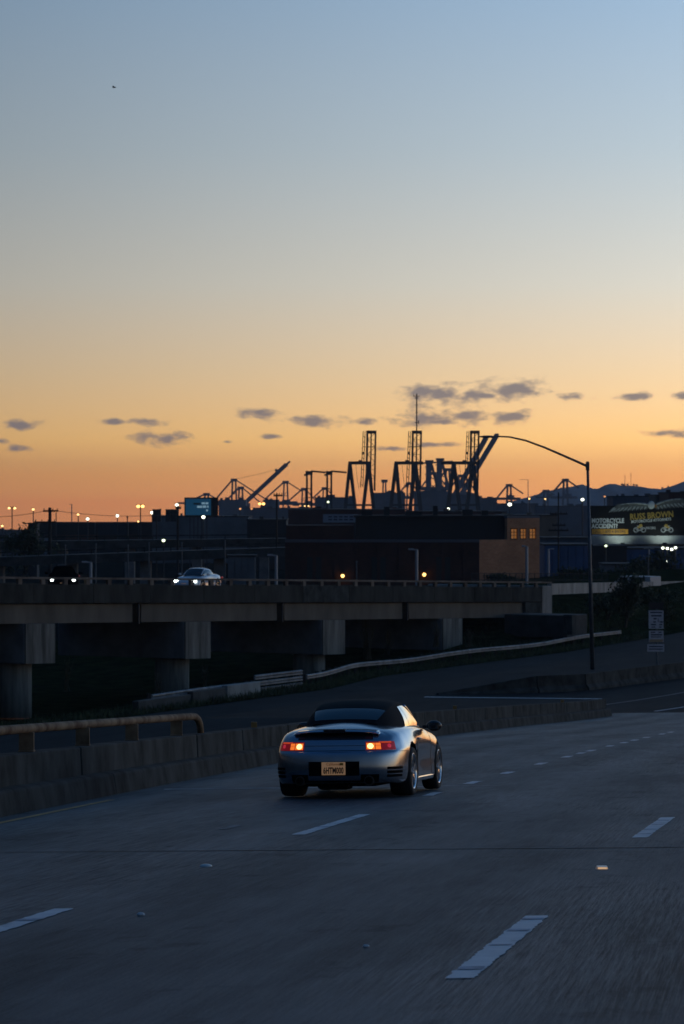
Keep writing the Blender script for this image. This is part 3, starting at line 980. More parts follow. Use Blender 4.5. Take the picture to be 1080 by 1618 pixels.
def quadwall(mb, x0, y0, x1, y1, z0, z1, th):
    d_ = Vector((x1 - x0, y1 - y0, 0)).normalized(); n_ = Vector((-d_.y, d_.x, 0)) * th
    vs = [(x0, y0, z0), (x1, y1, z0), (x1 + n_.x, y1 + n_.y, z0), (x0 + n_.x, y0 + n_.y, z0), (x0, y0, z1), (x1, y1, z1), (x1 + n_.x, y1 + n_.y, z1), (x0 + n_.x, y0 + n_.y, z1)]
    return mb.add(vs, [(3, 2, 1, 0), (4, 5, 6, 7), (0, 1, 5, 4), (1, 2, 6, 5), (2, 3, 7, 6), (3, 0, 4, 7)])
gy_ = math.tan(ang) * wx(857)                  # depth of the gable's far end
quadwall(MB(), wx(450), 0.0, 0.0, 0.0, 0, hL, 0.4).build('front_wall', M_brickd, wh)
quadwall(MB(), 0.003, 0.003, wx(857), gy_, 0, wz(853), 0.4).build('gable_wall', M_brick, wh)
# upper gable above, with three openings
xu0, xu1 = wx(803), wx(857)
def gpt2(px): return wx(px), wx(px) * math.tan(ang)
edges = [803, 808, 820, 824, 835, 839, 851, 857]
zt, zb, zw0, zw1 = wz(819), wz(853) + 0.004, wz(855) + 0.15, wz(835)
def gw(px0, px1, z0, z1, m, name, par, th=0.4):
    a = gpt2(px0); b = gpt2(px1)
    return quadwall(MB(), a[0], a[1], b[0], b[1], z0, z1, th).build(name, m, par)
gw(803, 857, zw1 + 0.003, zt, M_brick, 'gable_wall', wh)
for a, b in ((803, 808), (820, 824), (835, 839), (851, 857)):
    gw(a, b, zb, zw1, M_brick, 'brick_pier', wh)
M_win = mat('glowing_orange_window', (0.4, 0.2, 0.08), 0.3, emit=(1.0, 0.36, 0.06), strength=0.17)  # panes emit a dim orange of their own
M_frame = mat('dark_window_frame', (0.03, 0.025, 0.02), 0.6)
for a, b in ((808, 820), (824, 835), (839, 851)):
    w_ = gw(a, b, zb, zw1, M_frame, 'window', wh, 0.3)
    w_.location = (0.05, 0.25, 0)
    p_ = gw(a + 1.2, b - 2.2, zb + 0.1, zw1 - 0.1, M_win, 'pane', w_, 0.05)
    p_.location = (0.0, -0.02, 0)
    for f_ in (0.34, 0.67):
        zz_ = zb + 0.1 + (zw1 - zb - 0.2) * f_
        gw(a + 1.2, b - 2.2, zz_ - 0.03, zz_ + 0.03, M_frame, 'glazing_bar', w_, 0.05).location = (0.02, -0.05, 0)
    gw((a + b) / 2 - 0.8, (a + b) / 2 - 0.2, zb + 0.1, zw1 - 0.1, M_frame, 'glazing_bar', w_, 0.05).location = (0.022, -0.055, 0)
gw(802.5, 857.5, zt + 0.002, zt + 0.25, M_coping, 'coping', wh, 0.5)
# depth of the block: back walls and roofs
MB().box((wx(603), 12, hL / 2), (wx(757) - wx(450) - 0.8, 22, hL - 0.3)).build('main_block', M_brickd, wh)
quadwall(MB(), wx(450), -0.1, 0.0, -0.1, hL + 0.002, hL + 0.3, 0.6).build('coping', M_coping, wh)
up0, up1 = wx(562), wx(803)
MB().box(((up0 + up1) / 2, 9.0, (hL + wz(818)) / 2), (up1 - up0, 11, wz(818) - hL)).build('upper_floor', M_roof, wh)
MB().box(((up0 + up1) / 2, 9.0, wz(818) + 0.12), (up1 - up0 + 0.4, 11.4, 0.24)).build('roof', M_roof, wh)
MB().box((wx(505), 5.0, hL + 0.9), (wx(562) - wx(455), 8, 1.8)).build('roof_house', M_brickd, wh)
for k in range(9):                                # shallow piers and loading doors along the front
    px_ = 462 + k * 34
    MB().box((wx(px_), -0.06, hL / 2 - 0.1), (0.35, 0.12, hL - 0.4)).build('pilaster', M_brickd, wh)
for k, px_ in enumerate((496, 598, 700)):
    dr = MB().box((wx(px_), -0.03, 1.7 + wz(925)), (1.5, 0.06, 2.6)).build('loading_door', M_roof, wh)
for px_, w_, h_ in ((580, 1.2, 0.5), (612, 0.6, 0.9), (655, 1.8, 0.45), (690, 0.5, 1.0), (742, 1.1, 0.6), (770, 0.7, 0.5)):
    MB().box((wx(px_), 6.5, wz(818) + 0.24 + h_ / 2), (w_, 1.2, h_)).build('roof_unit', M_roof, wh)
# wall lamps glowing on the dark front
M_sod = mat('sodium_glow', (1, 0.6, 0.2), 0.5, emit=(1.0, 0.50, 0.14), strength=4)
M_hal = mat('white_lamp_glow', (1, 1, 1), 0.5, emit=(0.95, 1.0, 0.80), strength=3.4)
M_war = mat('warm_lamp_glow', (1, 0.9, 0.7), 0.5, emit=(1.0, 0.62, 0.22), strength=2.6)
M_dimo = mat('dim_orange_glow', (1, 0.5, 0.2), 0.5, emit=(1.0, 0.42, 0.14), strength=1.2)
M_grn = mat('pale_green_glow', (0.8, 1, 0.7), 0.5, emit=(0.85, 1.0, 0.62), strength=3)
for px, py, lab in ((541, 910, 'small orange wall lamp left of centre on the dark brick front'), (670, 908, 'small orange wall lamp right of centre on the dark brick front')):
    t = thing('wall_lamp', lab, 'lamp', P(px, py, YB - 0.6), group='lamps on the brick warehouse')
    MB().sphere((0, 0, 0), 0.19, 10, 6).build('bulb', M_sod, t, smooth=True)
    MB().box((0, 0.3, 0.25), (0.3, 0.55, 0.1)).build('bracket', M_darksteel, t)
# roof sign
rs = thing('roof_sign', 'pale rooftop sign board above the dark warehouse', 'sign', P(538, 826, 360))
M_rsign = mat('pale_blue_sign', (0.22, 0.26, 0.32), 0.6)
MB().box((0, 0, 0.5), (56 * 360 / F, 0.2, 13 * 360 / F)).build('board', M_rsign, rs)
for dz_, w_ in ((0.68, 2.9), (0.36, 2.5)):
    for k in range(5):
        MB().box((-1.2 + k * 0.6, -0.104, dz_), (0.42, 0.008, 0.16)).build('print', M_ink, rs)
for x_ in (-1.6, 1.6):
    MB().box((x_, 0.15, -1.6), (0.15, 0.15, 3.2)).build('leg', M_darksteel, rs)

# ================================================================== background blocks
def block(name, px0, px1, py0, Y, depth, m, label, cat='building', rz=0.0, roof=None, panels=0, py1=None, group=None):
    w_ = (px1 - px0) * Y / F
    zt_ = Z(py0, Y)
    zb_ = gz(Y) if py1 is None else Z(py1, Y)
    t = thing(name, label, cat, (X((px0 + px1) / 2, Y), Y, zb_), rz, group)
    h_ = zt_ - zb_
    MB().box((0, depth / 2, h_ / 2), (w_, depth, h_)).build('wall', m, t)
    MB().box((0, depth / 2, h_ + 0.1), (w_ + 0.3, depth + 0.3, 0.2)).build('roof', roof or M_roof, t)
    if Y > 500 and w_ > 6:
        rr_ = random.Random(int(px0 * 7 + py0))
        for k in range(3 + int(w_ / 8)):
            s_ = Y / F
            ww_, hh_ = rr_.uniform(2, 9) * s_, rr_.uniform(1.0, 4.0) * s_
            MB().box((rr_.uniform(-0.46, 0.46) * w_, depth * rr_.uniform(0.2, 0.7), h_ + 0.2 + hh_ / 2), (ww_, 2.0, hh_)).build('roof_unit', m, t)
    for k in range(panels):
        pw_ = w_ / panels
        MB().box((-w_ / 2 + pw_ * (k + 0.5), -0.06, h_ / 2), (pw_ * 0.9, 0.12, h_ * 0.97)).build('wall_panel', m, t)
    return t
M_greyw = mat('grey_blue_metal_siding', (0.10, 0.125, 0.15), 0.7, var=0.3, scale=0.3)
M_tan = mat('tan_stucco', (0.17, 0.14, 0.11), 0.9, var=0.2, scale=0.5)
M_bluew = mat('blue_painted_siding', (0.035, 0.085, 0.20), 0.7, var=0.25, scale=0.3)
M_dkred = mat('dark_red_siding', (0.06, 0.022, 0.018), 0.8, var=0.3, scale=0.3)
M_dk = mat('near_black_siding', (0.022, 0.022, 0.026), 0.8, var=0.3, scale=0.3)
M_slate = mat('slate_blue_siding', (0.09, 0.11, 0.145), 0.8, var=0.3, scale=0.1)
block('metal_warehouse', 240, 392, 817, 620, 25, M_greyw, 'grey blue metal warehouse below the blue screen', panels=14)
block('shed', 390, 452, 822, 560, 18, M_dk, 'dark shed between the grey warehouse and the brick warehouse', panels=6)
block('long_shed', 455, 640, 806, 640, 30, M_dkred, 'long dark red shed behind the rooftop sign', panels=16)
block('red_roof_shed', 640, 800, 809, 700, 30, M_dkred, 'dark red shed below the middle of the three black cranes', panels=12)
block('tan_building', 792, 880, 815, 560, 22, M_tan, 'low tan building right of the brick gable under the bright lamp', panels=0)
block('blue_shed', 860, 934, 862, 430, 15, M_bluew, 'blue shed seen between the brick gable and the lamp post', panels=6)
block('blue_warehouse', 984, 1100, 868, 440, 15, M_bluew, 'blue warehouse wall under the billboard at the right edge', panels=9)
block('flat_roof_block', 852, 940, 851, 480, 12, M_slate, 'flat roofed grey block above the blue shed', panels=0)
block('dark_block', 930, 990, 864, 436, 10, M_dk, 'black shed between the two blue walls below the billboard')
block('pale_hut', 360, 402, 880, 330, 5, M_greyw, 'pale grey hut standing behind the white car', panels=4)
block('low_shed', 955, 1010, 893, 400, 8, M_slate, 'small slate coloured shed in front of the blue warehouse')
block('dark_row', 0, 70, 850, 640, 20, M_slate, 'low slate building at the left edge below the first lamps')
block('switch_house', 44, 58, 828, 500, 4, M_dk, 'narrow dark switch house left of the utility pole')
block('brown_tower_block', 1056, 1110, 779, 620, 20, M_dkred, 'dark block standing above the eagle billboard at the right edge')
block('pale_box_building', 1036, 1056, 783, 640, 15, M_tan, 'small pale block between the hills and the eagle billboard')
block('ribbed_building', 968, 1036, 785, 660, 15, M_slate, 'ribbed slate building behind the eagle billboard', panels=9)
# port buildings farther off
for (a, b, y0, Y, lab) in ((497, 560, 786, 1900, 'slate port building between the portal cranes and the first black crane'),
                           (590, 640, 779, 2000, 'slate port building behind the first and second black cranes'),
                           (655, 705, 776, 2100, 'slate port building behind the grey twin towers'),
                           (700, 752, 783, 2150, 'slate port building under the third black crane'),
                           (757, 785, 787, 1800, 'small slate port building right of the third black crane'),
                           (785, 850, 796, 1500, 'low slate port building under the far right cranes'),
                           (845, 936, 800, 1300, 'low slate port building in front of the hills'),
                           (415, 440, 790, 2300, 'machinery house silhouette left of the second grey crane'),
                           (345, 388, 790, 2300, 'grey hull-like block at the foot of the raised boom'),
                           (385, 500, 803, 1500, 'long low slate quay building below the grey cranes'),
                           (-10, 48, 839, 1000, 'low slate terminal roof at the far left')):
    block('port_building', a, b, y0, Y, 30, M_slate, lab, group='port buildings along the quay', panels=max(2, int((b - a) / 12)))

# containers
M_cont = [mat('container_paint_%s' % n, c, 0.7, var=0.3, scale=0.4) for n, c in (('black', (0.018, 0.018, 0.02)), ('rust', (0.075, 0.028, 0.014)), ('navy', (0.02, 0.026, 0.042)), ('brown', (0.04, 0.022, 0.018)))]
def container(loc, mi, lab, ln=12.2):
    t = thing('shipping_container', lab, 'container', loc, group='shipping containers in the yard')
    MB().box((0, 1.22, 1.31), (ln, 2.44, 2.618)).build('body', M_cont[mi], t)
    mb = MB()
    n = 20
    for k in range(n):
        mb.box((-ln / 2 + 0.3 + (ln - 0.6) * (k + 0.5) / n, -0.02, 1.3), (ln / n * 0.45, 0.05, 2.2))
    mb.build('corrugation', M_cont[mi], t)
    for x_ in (-ln / 2 + 0.08, ln / 2 - 0.08):
        MB().box((x_, -0.03, 1.3), (0.16, 0.1, 2.58)).build('corner_post', M_cont[mi], t)
Yc = 650.0
cw = 12.5 * F / Yc
spots = []
names = ['black', 'rusty red', 'navy', 'dark brown']
pos = ['lowest', 'second', 'third']
for c_, px in enumerate((30, 126, 178)):
    for lv in range(3):
        if c_ == 0 and lv == 2: continue
        mi = (c_ * 2 + lv * 3) % 4
        ln = 6.1 if c_ else 12.2
        where = ('in the stack at the left edge', 'in the stack behind the utility pole', 'in the stack right of the utility pole')[c_]
        container((X(px, Yc), Yc, GZ + lv * 2.62), mi, '%s container, %s from the ground %s' % (names[mi], pos[lv], where), ln)
for lv in range(2):
    for px_, mi_, wh_ in ((100, 2, 'under the long black container behind utility pole'), (196, 0, 'under the long brown container left of grey warehouse')):
        container((X(px_, Yc + 6), Yc + 6, GZ + lv * 2.62), (mi_ + lv) % 4, '%s container, %s from ground %s' % (names[(mi_ + lv) % 4], pos[lv], wh_), 12.2)
container((X(100, Yc + 6), Yc + 6, GZ + 5.24), 0, 'long black container on top behind the utility pole crossarms', 12.2)
container((X(196, Yc + 6), Yc + 6, GZ + 5.24), 3, 'long dark brown container on top left of the grey warehouse', 12.2)
for k, px in enumerate((247.5, 265, 274.5)):
    w_ = (13, 7, 11)[k] * 600 / F
    t = thing('roof_stack', ('squat dark', 'narrow dark', 'broad dark')[k] + ' stack on the grey warehouse roof, ' + ('left', 'middle', 'right')[k] + ' of three', 'stack', (X(px, 612), 612, Z(824, 612)), group='stacks on the grey warehouse')
    MB().box((0, 0, 1.1), (w_, 1.6, 2.25)).build('shaft', M_dk, t)
    MB().box((0, 0, 2.3), (w_ + 0.12, 1.75, 0.14)).build('cap', M_dk, t)

# blue screen
YD = 560.0
ds = thing('digital_billboard', 'blue glowing digital billboard on a dark box', 'billboard', (X(316, YD), YD, GZ), R(6))
def dz_(py): return Z(py, YD) - GZ
MB().box((0.25, 1.2, (dz_(786) + dz_(816)) / 2), (5.9, 2.2, dz_(786) - dz_(816))).build('cabinet', M_blk, ds)
M_scr = mat('blue_screen', (0.01, 0.03, 0.06), 0.4, emit=(0.008, 0.07, 0.15), strength=0.42)
scr = MB().box((-0.35, 0.06, (dz_(788) + dz_(814)) / 2), (4.5, 0.1, dz_(788) - dz_(814))).build('screen', M_scr, ds)
M_scrt = mat('pale_screen_text', (0.2, 0.3, 0.35), 0.4, emit=(0.22, 0.36, 0.45), strength=0.6)
M_scrd = mat('dark_screen_text', (0.0, 0.0, 0.0), 0.4)
for (x_, py, w_, h_, m_) in ((0.55, 795.2, 0.6, 0.34, M_scrt), (1.2, 795.2, 0.5, 0.34, M_scrt), (-0.1, 800.8, 0.9, 0.36, M_scrt), (0.75, 800.6, 0.6, 0.40, M_scrt), (1.35, 800.6, 0.25, 0.40, M_scrt), (1.2, 806.5, 0.35, 0.3, M_scrt), (-0.6, 796, 1.2, 0.28, M_scrd)):
    MB().box((x_, -0.003, dz_(py)), (w_, 0.02, h_)).build('print', m_, scr)
for x_ in (-1.8, -1.1, -0.4, 0.3, 1.2):
    MB().box((x_, 0.6, dz_(816) / 2), (0.16, 0.16, dz_(816) - 0.01)).build('leg', M_darksteel, ds)

# ================================================================== overpass decks at the left
def overpass(px0, px1, py0l, py0r, Y, label, h=1.1):
    a, b = P(px0, py0l, Y), P(px1, py0r, Y)
    t = thing('overpass', label, 'overpass', (a.x, Y, GZ), group='dark overpass decks beyond the viaduct')
    inv = Matrix.Translation(-Vector(t.location))
    MB().bar(a - Vector((0, 0, h / 2)), b - Vector((0, 0, h / 2)), 6, h).build('deck', M_conc_d, t).matrix_parent_inverse = inv
    up_ = Vector((0, -2.9, 0.55))
    MB().bar(a + up_, b + up_, 0.12, 0.16).build('rail', M_vdeck, t).matrix_parent_inverse = inv
    n = 14
    for k in range(n + 1):
        p = a.lerp(b, k / n)
        MB().box((p.x, p.y - 2.9, p.z + 0.26), (0.14, 0.12, 0.5)).build('rail_post', M_vdeck, t).matrix_parent_inverse = inv
    for k in range(5):
        p = a.lerp(b, (k + 0.5) / 5)
        zt_ = p.z - h - 0.005
        MB().box((p.x, p.y, (zt_ + GZ) / 2), (1.3, 2.2, zt_ - GZ)).build('column', M_capd, t).matrix_parent_inverse = inv
overpass(-60, 470, 856, 850, 440, 'upper dark overpass deck beyond the viaduct, nearest below the containers')
overpass(-60, 520, 882, 862, 390, 'lower dark overpass deck just above the viaduct rail')

# ================================================================== poles and lamps
def pole_lamp(px, py, Y, label, glow, kind='head', twin=None, r=0.42, m=M_darksteel, group='lit lamps along the yards'):
    p = P(px, py, Y)
    t = thing('street_lamp', label, 'street lamp', (p.x, Y, gz(Y)), group=group)
    h_ = p.z - gz(Y)
    rp = 0.10 * max(1, Y / 700)
    off = 0.0
    if twin:
        off = (twin - px) / 2 * Y / F
    MB().tube([(off, 0.3, 0), (off, 0.3, h_ + 0.1)], rp, 6).build('pole', m, t)
    for s in ([0.0] if not twin else [0.0, 2 * off]):
        MB().box(((s + off) / 2, 0.2, h_ + 0.16), (abs(s - off) + 0.3, 0.2, 0.14)).build('arm', m, t)
        MB().box((s, 0.1, h_ + 0.14 + r * 0.5), (r * 2.4, 0.6, r * 0.3)).build('lamp_hood', m, t)
        MB().sphere((s, 0, h_), (r, r * 0.8, r * 0.85), 8, 5).build('bulb', glow, t, smooth=True)
    return t
LP = [(14, 803, 620, M_war, 23, 'tall twin headed yellow lamp nearest the left edge', 0.40),
      (52, 805, 640, M_war, None, 'single yellow lamp between the twin lamp and the utility pole', 0.40),
      (3, 831, 640, M_war, None, 'low yellow lamp cut by the left edge', 0.36),
      (88, 808, 640, M_dimo, None, 'dim orange lamp right beside the utility pole', 0.34),
      (123, 813, 640, M_war, None, 'yellow lamp beside the low white lamp over the containers', 0.36),
      (138, 820, 640, M_hal, None, 'low white lamp over the black containers', 0.48),
      (185, 815, 640, M_hal, None, 'white lamp alone above the brown containers', 0.50),
      (218, 800, 600, M_sod, 225, 'bright orange twin lamp above the grey warehouse end', 0.50),
      (218, 824, 640, M_war, None, 'small low lamp under the bright orange twin lamp', 0.30),
      (240, 810, 620, M_hal, None, 'bright white lamp left of the roof stacks', 0.52),
      (253, 806, 660, M_dimo, None, 'dim lamp just above the roof stacks', 0.3),
      (279, 798, 520, M_hal, None, 'white floodlight on a dark pole left of the blue screen', 0.42),
      (321, 817, 540, M_hal, None, 'white lamp right below the blue screen', 0.48),
      (258, 854, 430, M_grn, None, 'pale green lamp low under the roof stacks', 0.34),
      (805, 797, 640, M_hal, None, 'largest white lamp, over the tan building right of the cranes', 0.62),
      (920, 789.5, 520, M_hal, None, 'white lamp just left of the tall lamp post', 0.42),
      (708, 804, 900, M_hal, None, 'white lamp at the foot of the grey twin booms', 0.62),
      (518, 793, 1500, M_grn, None, 'small white lamp under the second portal crane', 0.8),
      (410, 796, 1500, M_sod, 416, 'broad orange floodlight under the raised boom', 1.1),
      (379, 804, 1500, M_dimo, None, 'dim orange light at the foot of the raised boom', 0.8),
      (397, 804, 1500, M_dimo, None, 'dim orange light right of the foot of the raised boom', 0.8),
      (474, 799, 1500, M_dimo, None, 'first of three dim lights below the portal cranes', 0.7),
      (481, 799.5, 1500, M_war, None, 'middle of three dim lights below the portal cranes', 0.6),
      (487, 799.5, 1500, M_war, None, 'last of three dim lights below the portal cranes', 0.6),
      (836, 788, 1200, M_sod, None, 'small orange lamp in front of the hills', 0.5),
      (861, 788.5, 1200, M_war, None, 'small pale lamp in front of the hills right of the orange one', 0.5),
      (955, 784.5, 1500, M_dimo, None, 'dim reddish lamp against the hills', 0.7),
      (957, 862.5, 425, M_grn, None, 'pale yellow lamp below the billboard apron', 0.26),
      (1052, 887, 400, M_hal, None, 'low white lamp before the blue warehouse', 0.22)]
for (px, py, Y, gl, tw, lab, r) in LP:
    pole_lamp(px, py, Y, lab, gl, twin=tw, r=r * 0.66)
# four small lamps in a row under the billboard
for k, (px, py) in enumerate(((1047, 866), (1054, 866.6), (1061, 868), (1067, 865.5))):
    pole_lamp(px, py, 425, ('first', 'second', 'third', 'fourth')[k] + ' from the left of four white lamps in a row below the billboard', M_hal, r=0.2, group='row of lamps below the billboard')
# unlit multi-head lamp
t = thing('flood_mast', 'pale floodlight mast with two spread heads before the blue warehouse', 'street lamp', (X(1025, 420), 420, GZ))
h_ = Z(868, 420) - GZ
MB().tube([(0, 0, 0), (0, 0, h_)], 0.12, 8).build('pole', mat('pale_pole', (0.3, 0.32, 0.35), 0.6), t)
for x_, rz in ((-0.35, 0.15), (0.4, -0.1)):
    MB().box((x_, 0, h_ + 0.1), (0.6, 0.4, 0.12), rz).build('lamp_head', M_steelrail, t)
# thin grey poles
def grey_pole(px, py0, Y, label, m=M_pole, r=0.09):
    t = thing('metal_pole', label, 'pole', (X(px, Y), Y, GZ), group='thin grey poles beyond the viaduct')
    h_ = Z(py0, Y) - GZ
    MB().tube([(0, 0, 0), (0, 0, h_)], [r, r * 0.7], 8).build('shaft', m, t)
    MB().sphere((0, 0, h_), r * 1.2, 6, 4).build('cap', m, t)
for px, y0, lab in ((103, 862, 'thin grey pole, first from the left behind the viaduct'), (151, 860, 'thin grey pole, second from the left behind the viaduct'), (202, 862, 'thin grey pole, third from the left behind the viaduct'),
                    (235, 858, 'thin grey pole, fourth from the left behind the viaduct'), (287, 858, 'thin grey pole standing right behind the white car'), (355, 855, 'thin grey pole left of the pale hut'), (563, 888, 'thin grey pole on the warehouse front'), (1024, 880, 'thin grey pole by the low lamp at the right')):
    grey_pole(px, y0, 360 if px < 500 else 330, lab)
# unlit street lamps with short arm
def elbow_lamp(px, py, Y, wpx, label, side=-1):
    t = thing('street_lamp', label, 'street lamp', (X(px, Y), Y, gz(Y)), group='unlit lamps behind the viaduct')
    h_ = Z(py, Y) - gz(Y)
    w_ = wpx * Y / F
    m_ = mat('pale_lamp_steel', (0.30, 0.33, 0.37), 0.5, metal=0.3)
    MB().tube([(0, 0, 0), (0, 0, h_)], 0.14, 8).build('pole', m_, t)
    MB().bar((0.1 * -side, 0, h_), (side * w_ * 0.5, 0, h_ + 0.05), 0.12, 0.12).build('arm', m_, t)
    MB().box((side * w_ * 0.7, 0, h_ + 0.06), (w_ * 0.6, 0.35, 0.16)).build('lamp_head', m_, t, bevel=0.03)
elbow_lamp(143, 889, 300, 14, 'unlit lamp with short arm above the left car headlights')
elbow_lamp(436, 878, 300, 14, 'unlit lamp with short arm right of the pale hut')
elbow_lamp(658, 869, 300, 13, 'unlit lamp with short arm before the dark brick front')
elbow_lamp(832, 864, 300, 8, 'unlit lamp with short arm before the lit brick gable')
elbow_lamp(866, 868, 380, 9, 'pale lamp with short arm before the blue shed', side=1)
elbow_lamp(113, 797, 900, 4, 'thin hook-topped lamp among the yellow lamps')
elbow_lamp(834, 758, 1300, 13, 'thin hook-topped lamp against the sunset right of the cranes')
# utility poles
def utility_pole(px, py, Y, label, arms, r=0.2):
    t = thing('utility_pole', label, 'utility pole', (X(px, Y), Y, GZ), group='wooden utility poles')
    h_ = Z(py, Y) - GZ
    MB().tube([(0, 0, 0), (0, 0, h_)], [r, r * 0.75], 8).build('pole', M_wood, t)
    for (dpy, a, b) in arms:
        z_ = Z(dpy, Y) - GZ
        a_ = (a - px) * Y / F; b_ = (b - px) * Y / F
        am = MB().box(((a_ + b_) / 2, -0.22, z_), (b_ - a_, 0.14, 0.22)).build('crossarm', M_wood, t)
        for k in range(4):
            x_ = a_ + (b_ - a_) * (0.06 + 0.293 * k)
            MB().tube([(x_, -0.22, z_ + 0.11), (x_, -0.22, z_ + 0.32)], 0.06, 6).build('insulator', M_darksteel, am)
    return t
utility_pole(78.5, 802, 400, 'dark wooden utility pole with two crossarms at the left', [(807.5, 68, 92), (825, 54, 88)], 0.26)
utility_pole(437, 779, 420, 'dark wooden utility pole before the grey cranes', [(783, 432, 446)], 0.15)
utility_pole(882, 778, 420, 'slim utility pole left of the tall lamp post', [(812, 868, 896), (830, 872, 893), (838, 866, 898)], 0.12)
utility_pole(281, 800, 425, 'dark pole carrying the white floodlight left of the blue screen', [(803, 277, 286)], 0.14)
utility_pole(247, 806, 480, 'dark pole in front of the leftmost roof stack', [(812, 244, 250)], 0.12)
utility_pole(201, 816, 600, 'short dark pole stub above the grey warehouse end', [(818, 200, 202)], 0.12)
M_wire = mat('black_wire', (0.015, 0.015, 0.015), 0.7)
def wire(p, q, sag, label, r=0.03):
    p, q = Vector(p), Vector(q)
    pts = []
    for k in range(17):
        f = k / 16
        pts.append(p.lerp(q, f) - Vector((0, 0, sag * 4 * f * (1 - f))) - p)
    o = MB().tube(pts, r, 5).build('power_line', M_wire)
    o.location = p
    tag(o, label, 'wire', 'overhead wires at the left')
wire(P(-40, 817, 400), P(77, 806, 400), 0.3, 'overhead wire left of the dark utility pole')
wire(P(80, 806, 400), P(281, 812, 425), 0.5, 'overhead wire between the utility pole and the floodlight pole')

# ================================================================== black harbour cranes
M_crane = mat('black_crane_steel', (0.010, 0.009, 0.010), 0.8, spec=0.2)
M_gcrane = mat('haze_tinted_crane_steel', (0.16, 0.18, 0.22), 0.7, spec=0.2)  # far cranes: pale blue-grey haze put into the steel colour
def crane_thing(px, Y, name, label, group):
    t = thing(name, label, 'crane', (X(px, Y), Y, gz(Y)), group=group)
    def q(x_, y_, d_=0.0):
        return Vector(((x_ - px) * Y / F, d_, Z(y_, Y) - gz(Y)))
    return t, q, Y / F
def black_crane(px, label, c, mast=False):
    """c: column positions in photo px: left A apex/feet, right A apex/feet, tower"""
    Y = 1700.0
    t, q, s = crane_thing(px, Y, 'harbour_crane', label, 'black harbour cranes')
    GB = HOR + (CZ - gz(Y)) / Y * F
    for d_ in (-3.5, 3.5):
        for ax, f0, f1 in ((c['la'], c['lf0'], c['lf1']), (c['ra'], c['rf0'], c['rf1'])):
            for f_ in (f0, f1):
                fx = ax + (f_ - ax) * (GB - 731) / (800 - 731) * 0.93
                MB().bar(q(ax, 731, d_), q(fx, GB, d_ * 1.3), 5.4 * s, 2.6).build('leg', M_crane, t)
        MB().bar(q(c['b0'], 731.5, d_), q(c['b1'], 731.5, d_), 1.2, 4.8 * s).build('portal_beam', M_crane, t)
        MB().bar(q(c['lf0'] - 1, 798, d_), q(c['rf1'] + 1, 798, d_), 1.0, 3.0 * s).build('sill_beam', M_crane, t)
    MB().box(q((c['la'] + c['ra']) / 2 + 2, 728.5), (6 * s, 5, 3 * s)).build('machinery_house', M_crane, t)
    t0, t1 = c['t0'], c['t1']
    for x_, w_ in ((t0 + 1, 3.4), (t0 + (t1 - t0) * 0.48, 2.2), (t1 - 1, 2.9)):
        MB().bar(q(x_, 682, 0), q(x_ - 1.5, 775, 1), w_ * s, 1.2).build('boom_chord', M_crane, t)
    MB().bar(q(t0 - 0.7, 682.8), q(t1 + 0.5, 682.8), 1.4, 5 * s).build('boom_tip', M_crane, t)
    for y_ in (695, 706, 718, 742, 756):
        MB().bar(q(t0, y_), q(t1 - 1, y_), 0.35, 0.8 * s if y_ != 706 else 1.5 * s).build('boom_tie', M_crane, t)
    ys_ = [684, 695, 706, 718, 731, 742, 756]
    for k in range(len(ys_) - 1):
        a, b = (t0 + 1, t1 - 1) if k % 2 else (t1 - 1, t0 + 1)
        MB().bar(q(a, ys_[k], 0.3), q(b, ys_[k + 1], 0.3), 0.3, 0.8 * s).build('boom_brace', M_crane, t)
    # stay ladder on the left of the boom
    l = t0 - 5
    for x0_, x1_ in ((l - 0.5, l - 4.5), (l + 2.5, l - 1)):
        MB().bar(q(x0_, 681), q(x1_, 770), 0.4, 0.9 * s).build('stay', M_crane, t)
    MB().bar(q(l - 2, 706), q(t0, 706), 0.4, 1.0 * s).build('stay_tie', M_crane, t)
    for y_ in (688, 697, 715, 722, 740, 752, 764):
        MB().bar(q(l - 0.5 - (y_ - 681) * 0.045, y_), q(l + 2.5 - (y_ - 681) * 0.04, y_ + 4), 0.3, 0.8 * s).build('stay_rung', M_crane, t)
    MB().box(q(l - 0.5, 716), (2 * s, 1.5, 4 * s)).build('cabin', M_crane, t)
    MB().tube([q(c['la'] + 9, 732), q(c['la'] + 11, 752), q(c['la'] + 14, 772), q(c['la'] + 17, 760)], 0.28 * s, 5).build('hoist_rope', M_crane, t)
    if mast:
        MB().bar(q(658, 681), q(658, 622), 1.9 * s, 1.9 * s).build('antenna_mast', M_crane, t)
        for y_, w_ in ((626, 5), (629, 3), (640, 2), (652, 2), (668, 3)):
            MB().bar(q(658 - w_, y_), q(658 + w_, y_), 0.3, 1.1 * s).build('antenna_arm', M_crane, t)
        MB().bar(q(653, 622), q(653, 627), 0.5 * s, 0.5 * s).build('antenna', M_crane, t)
        MB().bar(q(661, 664), q(661, 670), 1.4 * s, 1.4 * s).build('antenna', M_crane, t)
black_crane(568, 'black harbour crane with upright boom, leftmost of three', dict(la=552.5, lf0=545, lf1=561, ra=582, rf0=573.5, rf1=590, b0=550, b1=585, t0=579, t1=594))
black_crane(641, 'black harbour crane with an antenna mast above its upright boom', dict(la=625.5, lf0=616.5, lf1=632, ra=656, rf0=647.5, rf1=664, b0=623, b1=668, t0=651, t1=666), mast=True)
black_crane(732, 'black harbour crane crossed by two grey raised booms', dict(la=716.5, lf0=707, lf1=726, ra=747, rf0=737, rf1=755.5, b0=697, b1=757, t0=743, t1=757))
